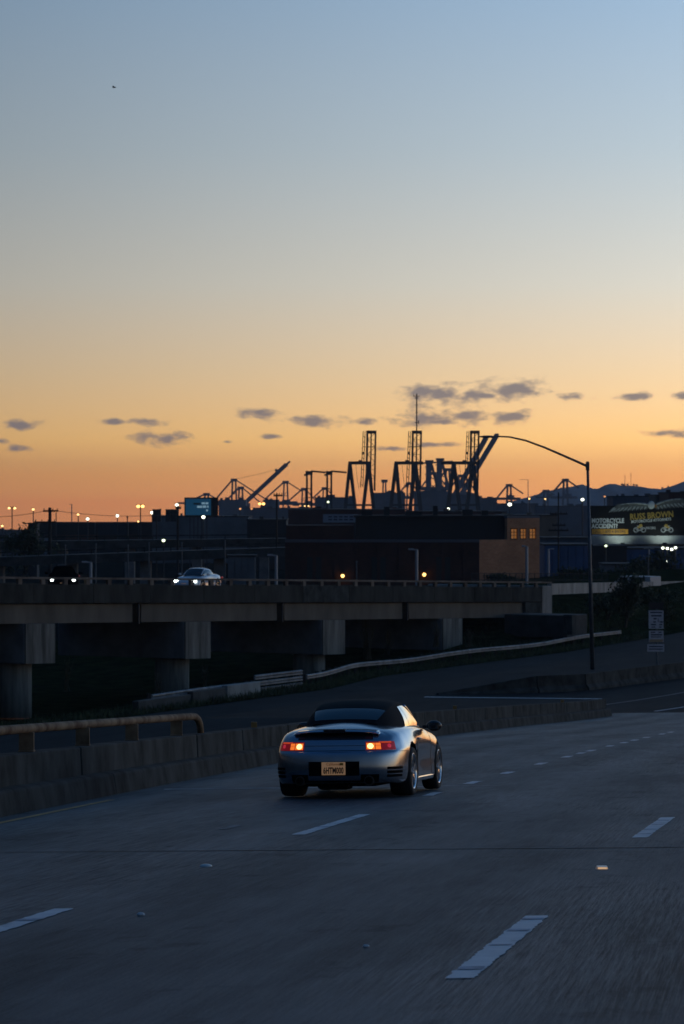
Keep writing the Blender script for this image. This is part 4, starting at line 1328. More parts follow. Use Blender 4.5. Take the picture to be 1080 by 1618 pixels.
# portal cranes with side arm
def portal_crane(px, label, x0, x1, arm1):
    Y = 1600.0
    t, q, s = crane_thing(px, Y, 'portal_crane', label, 'dark portal cranes')
    GB = HOR + (CZ - gz(Y)) / Y * F
    for x_ in (x0, x1):
        for d_ in (-2.5, 2.5):
            MB().bar(q(x_, 744, d_), q(x_ + 0.5, GB, d_), 3.0 * s, 1.4).build('leg', M_crane, t)
    MB().box(q((x0 + x1) / 2, 747.5), ((x1 - x0 + 4) * s, 6, 6 * s)).build('machinery_house', M_crane, t)
    MB().box(q(x0 - 2.5, 750.5), (4 * s, 4, 3 * s)).build('counterweight', M_crane, t)
    MB().bar(q(x1, 744.5), q(arm1, 746.5), 1.5, 2.8 * s).build('arm', M_crane, t)
    for y_ in (772, 786):
        MB().bar(q(x0, y_), q(x1, y_), 0.6, 1.2 * s).build('tie_beam', M_crane, t)
    for a, b in ((x0 - 4, x0), (x1 + 1, x1 - 1)):
        MB().bar(q(a, 800), q(b, 772), 0.6, 1.0 * s).build('brace', M_crane, t)
portal_crane(488, 'dark portal crane with arm to the right, left one of the pair', 484.5, 491.5, 514)
portal_crane(520, 'dark portal crane with arm to the right, right one of the pair', 516.5, 523, 547)
# grey ship-to-shore cranes with A-frame tops
def sts_crane(px, py, Y, label, w=4, leg=38, l_stay=None, r_stay=None, girder=None, group='grey ship to shore cranes'):
    t, q, s = crane_thing(px, Y, 'ship_to_shore_crane', label, group)
    GB = HOR + (CZ - gz(Y)) / Y * F
    MB().box(q(px, py), (10 * s, 8, 4.5 * s)).build('top_frame', M_gcrane, t)
    for d_ in (-4, 4):
        for sx_ in (-1, 1):
            MB().bar(q(px + sx_ * w * 0.6, py, d_), q(px + sx_ * w * 1.5, GB, d_), 2.2 * s, 1.8).build('leg', M_gcrane, t)
        for k in range(3):
            y_ = py + (GB - py) * (k + 1) / 4
            ww = w * (0.6 + 0.9 * (k + 1) / 4)
            MB().bar(q(px - ww, y_, d_), q(px + ww, y_ , d_), 0.8, 1.0 * s).build('tie_beam', M_gcrane, t)
            MB().bar(q(px - ww, y_, d_), q(px + ww * 0.8, y_ - 7, d_), 0.6, 0.7 * s).build('brace', M_gcrane, t)
        if l_stay: MB().bar(q(px - 3, py, d_), q(l_stay[0], l_stay[1], d_), 1.2, 2.2 * s).build('stay', M_gcrane, t)
        if r_stay: MB().bar(q(px + 3, py, d_), q(r_stay[0], r_stay[1], d_), 1.2, 1.7 * s).build('stay', M_gcrane, t)
    if girder:
        MB().bar(q(girder[0], girder[2]), q(girder[1], girder[2]), 3.0, girder[3] * s).build('girder', M_gcrane, t)
        MB().box(q((girder[0] * 0.35 + girder[1] * 0.65), girder[2] - 3), ((girder[1] - girder[0]) * 0.25 * s, 6, 5 * s)).build('machinery_house', M_gcrane, t)
    return t, q, s
sts_crane(326, 781, 2600, 'grey crane top just above the blue screen', l_stay=(308, 788), r_stay=(343, 789), girder=(280, 345, 795, 3))
sts_crane(369.5, 758.5, 2500, 'grey crane with tall A-frame left of the raised boom', l_stay=(343, 786), r_stay=(420, 789), girder=(335, 392, 795, 7))
sts_crane(380, 771, 2700, 'grey crane with lower A-frame behind the raised boom', l_stay=(356, 792), r_stay=(412, 795), girder=(345, 395, 798, 6))
sts_crane(451, 762, 2500, 'grey crane with A-frame left of the portal cranes', l_stay=(418, 789), r_stay=(478, 777), girder=(418, 470, 795, 6))
sts_crane(480, 773, 2600, 'grey crane behind the left portal crane', l_stay=(455, 792), r_stay=(497, 790), girder=(462, 500, 797, 5))
sts_crane(513, 772, 2600, 'grey crane behind the right portal crane', l_stay=(494, 787), r_stay=(530, 790), girder=(496, 528, 797, 4))
sts_crane(804, 767, 2600, 'grey crane right of the raised grey booms', l_stay=(783, 789), r_stay=(826, 780), girder=(778, 822, 788, 4))
sts_crane(893, 758.5, 2600, 'grey crane rising in front of the hills', l_stay=(874, 777), r_stay=(914, 771), girder=(870, 912, 786, 4))
sts_crane(707, 742, 2600, 'grey crane with A-frame between the twin towers and the third black crane', l_stay=(690, 764), r_stay=(735, 770), girder=(690, 735, 785, 5))
sts_crane(684, 748, 2500, 'grey crane frame between the grey twin towers', w=6, l_stay=(664, 772), r_stay=(704, 766), girder=(660, 712, 772, 6))
sts_crane(728, 752, 2500, 'grey crane frame behind the legs of the third black crane', w=5, l_stay=(708, 776), r_stay=(752, 776), girder=(704, 756, 782, 6))
sts_crane(646, 764, 2500, 'grey crane frame behind the mast-carrying black crane', w=4, l_stay=(628, 782), r_stay=(664, 780), girder=(624, 668, 786, 5))
sts_crane(607, 760, 2600, 'small grey tower crane between the first two black cranes', w=3, girder=(596, 622, 782, 4))
sts_crane(862, 776, 3000, 'faint far crane left of the hills', l_stay=(846, 786), r_stay=(876, 782), girder=(846, 880, 786, 2))
# raised boom on the left
def raised_boom(px, Y, label, a, b, w, ext=None, m=M_gcrane):
    t, q, s = crane_thing(px, Y, 'raised_crane_boom', label, 'raised grey crane booms')
    for d_ in (-2.0, 2.0):
        MB().bar(q(a[0], a[1], d_), q(b[0], b[1], d_), 1.2, w * s).build('boom_girder', m, t)
    n = 9
    for k in range(n):
        f = (k + 0.5) / n
        p = q(a[0] + (b[0] - a[0]) * f, a[1] + (b[1] - a[1]) * f)
        MB().box(p, (1.4 * s, 4.4, w * s * 0.9)).build('cross_frame', m, t)
    GB = HOR + (CZ - gz(Y)) / Y * F
    for dx_ in (-6, 5):
        MB().bar(q(a[0], a[1]), q(a[0] + dx_, GB), 2.2 * s, 2).build('leg', m, t)
    MB().box(q(a[0] - 2, a[1] - 1), (14 * s, 8, 8 * s)).build('machinery_house', m, t)
    if ext:
        MB().box(q(*ext), (4 * s, 4, 4 * s)).build('sheave_block', m, t)
    MB().box(q(b[0], b[1]), (5 * s, 5, 4 * s)).build('boom_tip', m, t)
    return t, q, s
t, q, s = raised_boom(383, 2500, 'long grey boom raised to the right, leftmost on the skyline', (380, 801), (452, 734), 6.5, (436, 743))
MB().bar(q(452, 734), q(458, 729), 2, 3 * s).build('boom_end', M_gcrane, t)
MB().tube([q(436, 742), q(405, 750), q(372, 757)], 0.22 * s, 5).build('stay_rope', M_gcrane, t)
raised_boom(715, 2300, 'grey raised boom crossing the third black crane, left one of two', (708, 800), (768, 691), 8)
raised_boom(725, 2300, 'grey raised boom ending at the street lamp arm, right one of two', (716, 802), (785, 687), 8)
# twin grey towers
t, q, s = crane_thing(686, 2300, 'twin_tower_crane', 'pair of thick grey crane towers joined at the top', 'grey ship to shore cranes')
GB = HOR + (CZ - gz(2300)) / 2300 * F
for x_, y_ in ((677, 729), (694, 726)):
    MB().bar(q(x_, y_), q(x_ - 1, GB), 8.5 * s, 6).build('tower', M_gcrane, t)
    MB().box(q(x_ + 1, y_), (13 * s, 8, 4 * s)).build('tower_head', M_gcrane, t)
    MB().bar(q(x_ - 4, 770), q(x_ - 10, GB), 2 * s, 2).build('brace', M_gcrane, t)
    MB().bar(q(x_ + 3, y_), q(x_ + 14, 770), 1.6 * s, 2).build('stay', M_gcrane, t)
    for k_ in range(4):
        MB().bar(q(x_ - 6, y_ + 8 + k_ * 12), q(x_ + 8, y_ + 16 + k_ * 12), 0.8, 1.4 * s).build('brace', M_gcrane, t)
MB().bar(q(668, 732), q(715, 729), 3, 2.5 * s).build('top_beam', M_gcrane, t)
MB().bar(q(664, 778), q(710, 778), 3, 5 * s).build('sill_beam', M_gcrane, t)

# ================================================================== hills
prof = [(700, 812), (745, 806), (790, 797), (815, 790), (840, 783.5), (862, 777), (880, 772.5), (895, 770), (908, 768), (919, 765.3), (926, 767), (936, 771.5), (946, 771.5), (955, 766.5), (966, 764), (976, 765.5), (984, 767), (1000, 767.5), (1015, 770.5), (1030, 771.5), (1045, 773), (1056, 770.5), (1066, 768), (1076, 762), (1090, 758), (1120, 762), (1180, 775), (1260, 800), (1300, 815)]
YH = 5000.0
xs_, zs_ = [], []
for a in np.arange(700, 1300, 3.0):
    xs_.append(a); zs_.append(float(cr([p[0] for p in prof], [p[1] for p in prof], a)) + rng.normal() * 0.35)
rows, uvs = [], []
for dy_, f in ((-1100, 0.0), (-700, 0.28), (-420, 0.55), (-200, 0.82), (0, 1.0), (250, 0.8), (600, 0.3), (900, 0.0)):
    r_, u_ = [], []
    for k, (a, zpy) in enumerate(zip(xs_, zs_)):
        top = Z(zpy, YH)
        jit = math.sin(k * 0.35 + dy_ * 0.01) * 0.08 + math.sin(k * 0.13 + dy_) * 0.06
        ff = f if f in (0.0, 1.0) else max(0.05, min(0.97, f + jit))
        gb_ = gz(YH + dy_) - 1
        r_.append((X(a, YH), YH + dy_, gb_ + (top - gb_) * ff))
        u_.append((a, dy_))
    rows.append(r_); uvs.append(u_)
hills = sheet('hills', rows, mat('haze_tinted_scrub', (0.085, 0.115, 0.15), 1.0, var=0.4, scale=0.01), uvs)  # blue of the distance haze put into the scrub colour
for px, py, lab in ((987, 750, 'shorter thin radio mast on the hill ridge'), (996.5, 747, 'taller thin radio mast on the hill ridge')):
    t = thing('radio_mast', lab, 'mast', P(px, 769, YH), group='radio masts on the ridge')
    h_ = (769 - py) * YH / F
    MB().bar((0, 0, 0), (0, 0, h_), 0.55).build('mast', M_darksteel, t)
    MB().bar((-1.0, 0, h_ * 0.8), (1.0, 0, h_ * 0.8), 0.4).build('antenna_arm', M_darksteel, t)
# trees on the ridge
for k, px in enumerate((982, 985, 991, 1001, 1005, 1046, 1055)):
    zz = Z(float(cr([p[0] for p in prof], [p[1] for p in prof], px)), YH)
    mb = MB()
    foliage(mb, (0, 0, 2.2), (1.6, 1.6, 1.5), 160, 0.7)
    t = thing('ridge_tree', 'tree on the ridge', 'tree', (X(px, YH), YH - 5, zz - 0.8), group='trees on the ridge')
    t['label'] = ('tiny dark tree on the ridge left of both masts', 'tiny dark tree just left of the shorter mast', 'tiny dark tree between the two masts', 'tiny dark tree right of the taller mast', 'tiny dark tree second right of the taller mast', 'tiny dark tree alone on the ridge at the right', 'rightmost tiny dark tree on the ridge')[k]
    mb.build('crown', M_leaf, t)
    MB().tube([(0, 0, -1), (0, 0, 2)], 0.4, 5).build('trunk', M_bark, t)

# ================================================================== eagle billboard
YE = 470.0
eb = thing('billboard', 'large dark billboard with spread eagle and yellow lettering', 'billboard', (X(932, YE), YE, GZ), R(6))
e = YE / F
def ex(px): return (px - 932) * e
def ez(py): return Z(py, YE) - GZ
M_bb = mat('black_billboard_sheet', (0.006, 0.0065, 0.0065), 0.7, spec=0.2)
M_apron = mat('pale_billboard_apron', (0.34, 0.38, 0.37), 0.6, var=0.4, scale=0.25)
M_wht = mat('white_print', (0.62, 0.68, 0.66), 0.5)
M_ylw = mat('yellow_print', (0.45, 0.32, 0.06), 0.5)
M_orn = mat('orange_print', (0.50, 0.25, 0.02), 0.5)
M_fea = mat('dark_feather_print', (0.12, 0.14, 0.13), 0.5, var=0.6, scale=1.5)
M_feal = mat('pale_feather_print', (0.38, 0.44, 0.42), 0.5, var=0.6, scale=2.0)
M_mgrey = mat('chrome_print', (0.42, 0.46, 0.47), 0.5, var=0.6, scale=3.0)
bw = ex(1088)
board = MB().box((bw / 2, 0.2, (ez(799) + ez(845)) / 2), (bw, 0.4, ez(799) - ez(845))).build('board', M_bb, eb)
MB().box((bw / 2, 0.0, (ez(846) + ez(859)) / 2 - 0.05), (bw, 0.9, ez(846) - ez(859))).build('apron', M_apron, eb)
for px in (978, 1045):
    MB().box((ex(px), -3.0, ez(858.7)), (0.55, 0.5, 0.30)).build('light_fixture', M_blk, eb)
    MB().bar((ex(px), 0.5, ez(861)), (ex(px), -3.0, ez(860)), 0.12).build('fixture_arm', M_blk, eb)
for px in (950, 1010, 1070):
    MB().box((ex(px), 0.6, ez(859) / 2), (0.6, 0.6, ez(859))).build('leg', M_darksteel, eb)
MB().box((bw / 2, 0.75, ez(862)), (bw, 0.5, 0.35)).build('catwalk', M_darksteel, eb)
yb = -0.01
text_obj('MOTORCYCLE', 0.92, M_wht, board, (ex(934.5), yb, ez(826)), bold=0.035, sx=0.80)
text_obj('ACCIDENT?', 0.92, M_wht, board, (ex(934.5), yb, ez(834.5)), bold=0.035, sx=0.80)
MB().box((ex(964), 0.0, ez(840)), (ex(993) - ex(935), 0.03, 0.72)).build('banner', M_orn, board)
text_obj('CALL 1-800-4-BIKERS', 0.62, M_blk, board, (ex(936), yb - 0.01, ez(842.2)), bold=0.008, sx=0.88)
text_obj('RUSS BROWN', 1.28, M_ylw, board, (ex(996), yb - 0.02, ez(821.5)), rot=(R(90), R(-4), 0), bold=0.03, sx=0.82)
text_obj('MOTORCYCLE ATTORNEYS', 0.56, M_wht, board, (ex(998), yb - 0.02, ez(826.6)), rot=(R(90), R(-4), 0), bold=0.012, sx=0.86)
text_obj('BIKERS', 0.5, M_mgrey, board, (ex(1021), yb - 0.02, ez(836)), bold=0.01)
# eagle: wings of separate feathers, head, beak
def feather(mb, p, q, w):
    p, q = Vector(p), Vector(q)
    d_ = (q - p); n_ = Vector((-d_.z, 0, d_.x)).normalized() * w
    m_ = p.lerp(q, 0.55)
    mb.add([p + n_ * 0.4, m_ + n_, q, m_ - n_, p - n_ * 0.4], [(0, 1, 2, 3, 4)])
for sgn, sc_ in ((-1, 1.0), (1, 0.92)):
    hx_ = 1031
    mbd, mbl = MB(), MB()
    for k in range(18):
        f = k / 17
        rx = hx_ + sgn * (7 + 44 * f) * sc_
        ry = 797 - 2.5 * math.sin(f * 3.0) - (8 * f if sgn > 0 else -1 * f)
        ln_ = 9 + 14 * f
        aa = R(80 - 45 * f)
        tipx = rx + sgn * ln_ * math.cos(aa); tipy = ry + ln_ * math.sin(aa) * 0.95
        feather(mbl if k % 2 else mbd, (ex(rx), -0.03 - 0.002 * k, ez(ry)), (ex(tipx), -0.03 - 0.002 * k, ez(tipy)), 0.22)
        feather(mbd, (ex(rx), -0.075 - 0.002 * k, ez(ry - 1)), (ex(rx + sgn * ln_ * 0.5 * math.cos(aa)), -0.075 - 0.002 * k, ez(ry + ln_ * 0.45 * math.sin(aa))), 0.28)
    mbd.build('wing', M_fea, board); mbl.build('wing_feathers', M_feal, board)
    arm_ = [(ex(hx_ + sgn * (7 + 44 * f) * sc_), -0.13, ez(797 - 2.5 * math.sin(f * 3.0) - (8 * f if sgn > 0 else -1 * f))) for f in np.linspace(0, 1, 9)]
    MB().tube(arm_, [0.18, 0.17, 0.16, 0.15, 0.14, 0.12, 0.1, 0.08, 0.05], 6).build('wing_edge', M_feal, board)
MB().sphere((ex(1030), -0.12, ez(798)), (0.55, 0.16, 0.62), 12, 7).build('eagle_head', mat('white_feather_print', (0.55, 0.62, 0.6), 0.5), board, smooth=True)
MB().add([(ex(1034), -0.2, ez(795.5)), (ex(1039.5), -0.2, ez(799)), (ex(1038), -0.2, ez(803)), (ex(1035), -0.2, ez(801))], [(0, 1, 2, 3)]).build('beak', mat('ochre_print', (0.35, 0.18, 0.04), 0.5), board)
# two motorcycles under the name
for cx_, fl in ((1012, 1), (1055, -1)):
    for dx_ in (-6.5, 5.5):
        pts = [(ex(cx_ + fl * dx_) + 0.32 * math.cos(a), -0.04, ez(837.5) + 0.32 * math.sin(a)) for a in np.linspace(0, 2 * math.pi, 15)]
        MB().tube(pts, 0.08, 5, cap=False).build('motorcycle_wheel', M_mgrey, board)
    mb = MB()
    for (a, b, c_, d_) in ((-6, 837, -1, 833), (-1, 833, 5, 837), (-6, 837, 0, 838), (0, 838, 5, 836), (-1, 833, -5, 831), (-3, 831, 4, 833)):
        mb.bar((ex(cx_ + fl * a), -0.05, ez(b)), (ex(cx_ + fl * c_), -0.05, ez(d_)), 0.05, 0.16)
    mb.build('motorcycle', M_mgrey, board)
    mb = MB()
    for (a, b, c_, d_) in ((-1, 833, 1, 828.5), (1, 828.5, 3, 832), (-4, 834, 1, 832)):
        mb.bar((ex(cx_ + fl * a), -0.09, ez(b)), (ex(cx_ + fl * c_), -0.09, ez(d_)), 0.05, 0.26)
    mb.build('rider', M_ylw, board)
for px in (978, 1045):
    ld = bpy.data.lights.new('billboard_lamp', 'SPOT')
    ld.energy = 480; ld.spot_size = R(125); ld.spot_blend = 0.8; ld.color = (0.86, 1.0, 0.92); ld.shadow_soft_size = 0.3
    lo = bpy.data.objects.new('billboard_lamp', ld); COL.objects.link(lo)
    lo.parent = eb
    lo.location = (ex(px), -3.0, ez(857.0))
    dv = Vector((0, 2.6, 2.2))
    lo.rotation_euler = dv.to_track_quat('-Z', 'Y').to_euler()
# fence behind the viaduct's right end
fn = thing('mesh_fence', 'dark mesh fence before the brick gable and blue shed', 'fence', P(745, 925, 300))
inv = Matrix.Translation(-Vector(fn.location))
a, b = P(745, 927, 300), P(960, 927, 310)
for k in range(23):
    p = a.lerp(b, k / 22)
    MB().box((p.x, p.y, p.z + 0.65), (0.07, 0.07, 1.3)).build('post', M_darksteel, fn).matrix_parent_inverse = inv
for h_ in (0.08, 0.65, 1.28):
    MB().bar(a + Vector((0, 0, h_)), b + Vector((0, 0, h_)), 0.05, 0.05).build('rail', M_darksteel, fn).matrix_parent_inverse = inv
mb = MB()
for k in range(220):
    p = a.lerp(b, k / 219)
    mb.box((p.x, p.y + 0.03, p.z + 0.65), (0.012, 0.012, 1.2))
o = mb.build('mesh_wires', M_darksteel, fn); o.matrix_parent_inverse = inv; o['kind'] = 'stuff'
# bird
bd = thing('bird', 'tiny dark bird high in the sky at the upper left', 'bird', P(180, 138, 160))
mb = MB()
mb.sphere((0, 0, 0), (0.10, 0.05, 0.035), 8, 5)
mb.add([(0.03, 0, 0.02), (-0.05, 0, 0.02), (-0.10, 0.16, 0.05), (-0.02, 0.17, 0.06)], [(0, 1, 2, 3)])
mb.add([(0.03, 0, 0.02), (-0.05, 0, 0.02), (-0.10, -0.16, 0.05), (-0.02, -0.17, 0.06)], [(3, 2, 1, 0)])
mb.build('body', M_blk, bd)

# ================================================================== cars
M_silver = mat('silver_metallic_paint', (0.31, 0.35, 0.41), 0.17, metal=0.9, coat=0.5)
M_top = mat('black_soft_top_cloth', (0.012, 0.012, 0.013), 0.9, spec=0.2)
M_glass = mat('dark_car_glass', (0.010, 0.014, 0.018), 0.03, spec=0.9)
M_sglass = mat('reflective_side_glass', (0.62, 0.70, 0.72), 0.02, metal=0.75, spec=1.0, coat=0.6)
M_sglass.node_tree.nodes['Principled BSDF'].inputs['Coat IOR'].default_value = 2.2
M_trim = mat('black_car_trim', (0.010, 0.010, 0.011), 0.35)
M_well = mat('wheel_well', (0.004, 0.004, 0.004), 0.9, spec=0.1)
M_tyre = mat('tyre_rubber', (0.014, 0.014, 0.015), 0.8)
M_rim = mat('bright_alloy', (0.62, 0.64, 0.66), 0.22, metal=0.95)
M_disc = mat('dark_brake', (0.05, 0.05, 0.05), 0.5, metal=0.6)
M_tred = mat('red_tail_lens', (0.10, 0.003, 0.006), 0.2, emit=(0.8, 0.015, 0.03), strength=0.14, coat=0.2)
M_tlit = mat('lit_tail_lamp', (0.5, 0.1, 0.02), 0.2, emit=(1.0, 0.20, 0.025), strength=0.9)
M_tcore = mat('tail_lamp_core', (0.9, 0.5, 0.2), 0.2, emit=(1.0, 0.55, 0.18), strength=3.0)
M_tor = mat('orange_tail_lens', (0.3, 0.03, 0.01), 0.2, emit=(1.0, 0.10, 0.02), strength=0.4)
M_tsec = mat('amber_lamp_glow', (0.8, 0.3, 0.1), 0.2, emit=(1.0, 0.36, 0.07), strength=1.6)
M_trefl = mat('bright_red_reflector', (0.35, 0.01, 0.03), 0.15, emit=(1.0, 0.05, 0.10), strength=0.35)
M_plate = mat('self_lit_plate', (0.62, 0.42, 0.26), 0.5, emit=(1.0, 0.55, 0.25), strength=0.12)  # no lamp: warm light on the plate put into colour and emission

KEYP = [(0.0, -2.19), (0.40, -2.155), (0.64, -2.065), (0.785, -1.92), (0.862, -1.71), (0.902, -1.40), (0.915, -1.13), (0.905, -0.85), (0.872, -0.5),
        (0.858, 0.0), (0.86, 0.5), (0.875, 0.9), (0.885, 1.22), (0.872, 1.55), (0.80, 1.86), (0.62, 2.08), (0.33, 2.18), (0.0, 2.21)]
KU = np.cumsum([0] + [math.dist(KEYP[i], KEYP[i + 1]) for i in range(len(KEYP) - 1)])
KU = KU / KU[-1]
#      key index, z levels, insets
PROFS = [
    (0,  [.20, .25, .35, .47, .585, .625, .73, .81, .865], [.07, .02, .00, .00, .015, .05, .085, .13, .20]),
    (2,  [.20, .25, .35, .47, .585, .625, .73, .80, .855], [.07, .02, .00, .00, .012, .04, .07, .12, .20]),
    (3,  [.20, .25, .35, .47, .585, .625, .73, .80, .850], [.06, .02, .00, .00, .010, .03, .06, .11, .20]),
    (4,  [.19, .24, .35, .48, .60, .66, .76, .83, .875],   [.05, .02, .00, .00, .008, .02, .06, .11, .20]),
    (6,  [.18, .23, .35, .50, .62, .70, .80, .875, .91],   [.05, .02, .00, .00, .005, .02, .065, .13, .22]),
    (8,  [.17, .21, .33, .48, .62, .72, .81, .875, .905],  [.07, .01, .005, .012, .00, .005, .03, .065, .13]),
    (9,  [.17, .21, .33, .48, .60, .70, .79, .86, .89],    [.07, .00, .00, .015, .00, .00, .02, .05, .10]),
    (10, [.17, .21, .33, .48, .60, .69, .77, .84, .87],    [.07, .00, .00, .010, .00, .00, .02, .06, .12]),
    (12, [.18, .23, .35, .47, .57, .65, .73, .785, .815],  [.05, .01, .00, .00, .00, .015, .05, .11, .19]),
    (14, [.18, .22, .31, .41, .49, .56, .62, .66, .685],   [.08, .03, .00, .00, .03, .08, .14, .20, .28]),
    (17, [.18, .22, .30, .39, .46, .51, .55, .58, .60],    [.10, .04, .00, .00, .02, .06, .12, .19, .28])]
NL = 9
CLY = [-2.05, -1.9, -1.7, -1.45, -1.2, -0.9, 0.0, 0.6, 0.9, 1.3, 1.7, 1.95, 2.05]
CLZ = [0.865, 0.895, 0.935, 0.975, 1.0, 1.0, 0.97, 0.93, 0.86, 0.765, 0.68, 0.61, 0.585]
_pu = [KU[p[0]] for p in PROFS]
def car_plan(u):
    x = cr(KU, [p[0] for p in KEYP], u); y = cr(KU, [p[1] for p in KEYP], u)
    e_ = 1e-3
    x2 = cr(KU, [p[0] for p in KEYP], u + e_); y2 = cr(KU, [p[1] for p in KEYP], u + e_)
    tx, ty = float(x2 - x), float(y2 - y)
    l = math.hypot(tx, ty)
    return float(x), float(y), ty / l, -tx / l     # outward normal (right side)
_TU, _TV = 321, 161
_tab = None
def car_S(u, v):
    global _tab
    if _tab is None:
        _tab = np.zeros((_TU, _TV, 3))
        us = np.linspace(0, 1, _TU)
        kx = [p[0] for p in KEYP]; ky = [p[1] for p in KEYP]
        xs = cr(KU, kx, us); ys = cr(KU, ky, us)
        tx = cr(KU, kx, us + 1e-3) - xs; ty = cr(KU, ky, us + 1e-3) - ys
        ln = np.hypot(tx, ty); nx = ty / ln; ny = -tx / ln
        nx[0] = 0; ny[0] = -1; nx[-1] = 0; ny[-1] = 1
        zl = np.stack([np.interp(us, _pu, [p[1][j] for p in PROFS]) for j in range(NL)], 1)
        il = np.stack([np.interp(us, _pu, [p[2][j] for p in PROFS]) for j in range(NL)], 1)
        vs = np.linspace(0, NL, _TV)
        for a in range(_TU):
            vv = np.minimum(vs, NL - 1)
            z = cr(range(NL), zl[a], vv); ins = cr(range(NL), il[a], vv)
            px = np.maximum(xs[a] - nx[a] * ins, 0); py = ys[a] - ny[a] * ins
            t = np.clip(vs - (NL - 1), 0, 1)
            zc = np.interp(py, CLY, CLZ)
            z = z + (zc - z) * np.sin(t * math.pi / 2)
            _tab[a, :, 0] = px * (1 - t); _tab[a, :, 1] = py; _tab[a, :, 2] = z
    fu = min(max(u, 0.0), 1.0) * (_TU - 1); fv = min(max(v, 0.0), NL) / NL * (_TV - 1)
    i = min(int(fu), _TU - 2); j = min(int(fv), _TV - 2)
    a, b = fu - i, fv - j
    q = (_tab[i, j] * (1 - a) + _tab[i + 1, j] * a) * (1 - b) + (_tab[i, j + 1] * (1 - a) + _tab[i + 1, j + 1] * a) * b
    return Vector(q)
def car_N(u, v):
    e1, e2 = 0.004, 0.05
    a = car_S(u + e1, v) - car_S(u - e1, v)
    b = car_S(u, v + e2) - car_S(u, v - e2)
    n = a.cross(b)
    if n.length < 1e-9: return Vector((0, -1, 0))
    n.normalize()
    p = car_S(u, v)
    if n.dot(Vector((p.x, p.y * 0.5, p.z - 0.5))) < 0: n = -n
    return n
def u_at_x(x):       # on the rear face
    us = np.linspace(0, 0.25, 300)
    return float(np.interp(x, cr(KU, [p[0] for p in KEYP], us), us))
def u_at_y(y):       # along the side
    us = np.linspace(0.05, 0.95, 500)
    return float(np.interp(y, cr(KU, [p[1] for p in KEYP], us), us))
def v_at_z(u, z):
    vs = np.linspace(0, NL - 1, 60)
    zz = [car_S(u, q).z for q in vs]
    return float(np.interp(z, zz, vs))
def patch_mb(u0, u1, zf0, zf1, off, nu=10, nv=4, mirror=False, both=False, slant=0.0):
    """a thin panel lying on the body between u0..u1 and heights zf0..zf1"""
    mb = MB()
    def grid(s):
        top, bot = [], []
        for i in range(nu + 1):
            u = u0 + (u1 - u0) * i / nu
            for j in range(nv + 1):
                z = zf0 + (zf1 - zf0) * j / nv
                v = v_at_z(abs(u), z)
                p = car_S(abs(u), v); n = car_N(abs(u), v)
                if u < 0: p = Vector((-p.x, p.y, p.z)); n = Vector((-n.x, n.y, n.z))
                o_ = p + n * off; b_ = p - n * 0.01
                top.append((s * o_.x, o_.y, o_.z)); bot.append((s * b_.x, b_.y, b_.z))
        N_ = len(top); w = nv + 1
        fs = []
        for i in range(nu):
            for j in range(nv):
                fs.append((i * w + j, (i + 1) * w + j, (i + 1) * w + j + 1, i * w + j + 1))
        for i in range(nu):
            for j in (0, nv):
                fs.append((i * w + j, (i + 1) * w + j, (i + 1) * w + j + N_, i * w + j + N_))
        for j in range(nv):
            for i in (0, nu):
                fs.append((i * w + j, i * w + j + 1, i * w + j + 1 + N_, i * w + j + N_))
        mb.add(top + bot, fs)
    grid(-1 if mirror else 1)
    if both: grid(-1)
    return mb
def ellipse_mb(uc, zc, ru, rz, off, mirror):
    sg = -1 if mirror else 1
    ring = []
    n = 16
    for k in range(n + 1):
        a = 2 * math.pi * k / n
        u, z = (uc, zc) if k == n else (uc + ru * math.cos(a), zc + rz * math.sin(a))
        v = v_at_z(u, z); p = car_S(u, v) + car_N(u, v) * (off if k < n else off + 0.006)
        ring.append((sg * p.x, p.y, p.z))
    return MB().add(ring, [(k, (k + 1) % n, n) for k in range(n)])
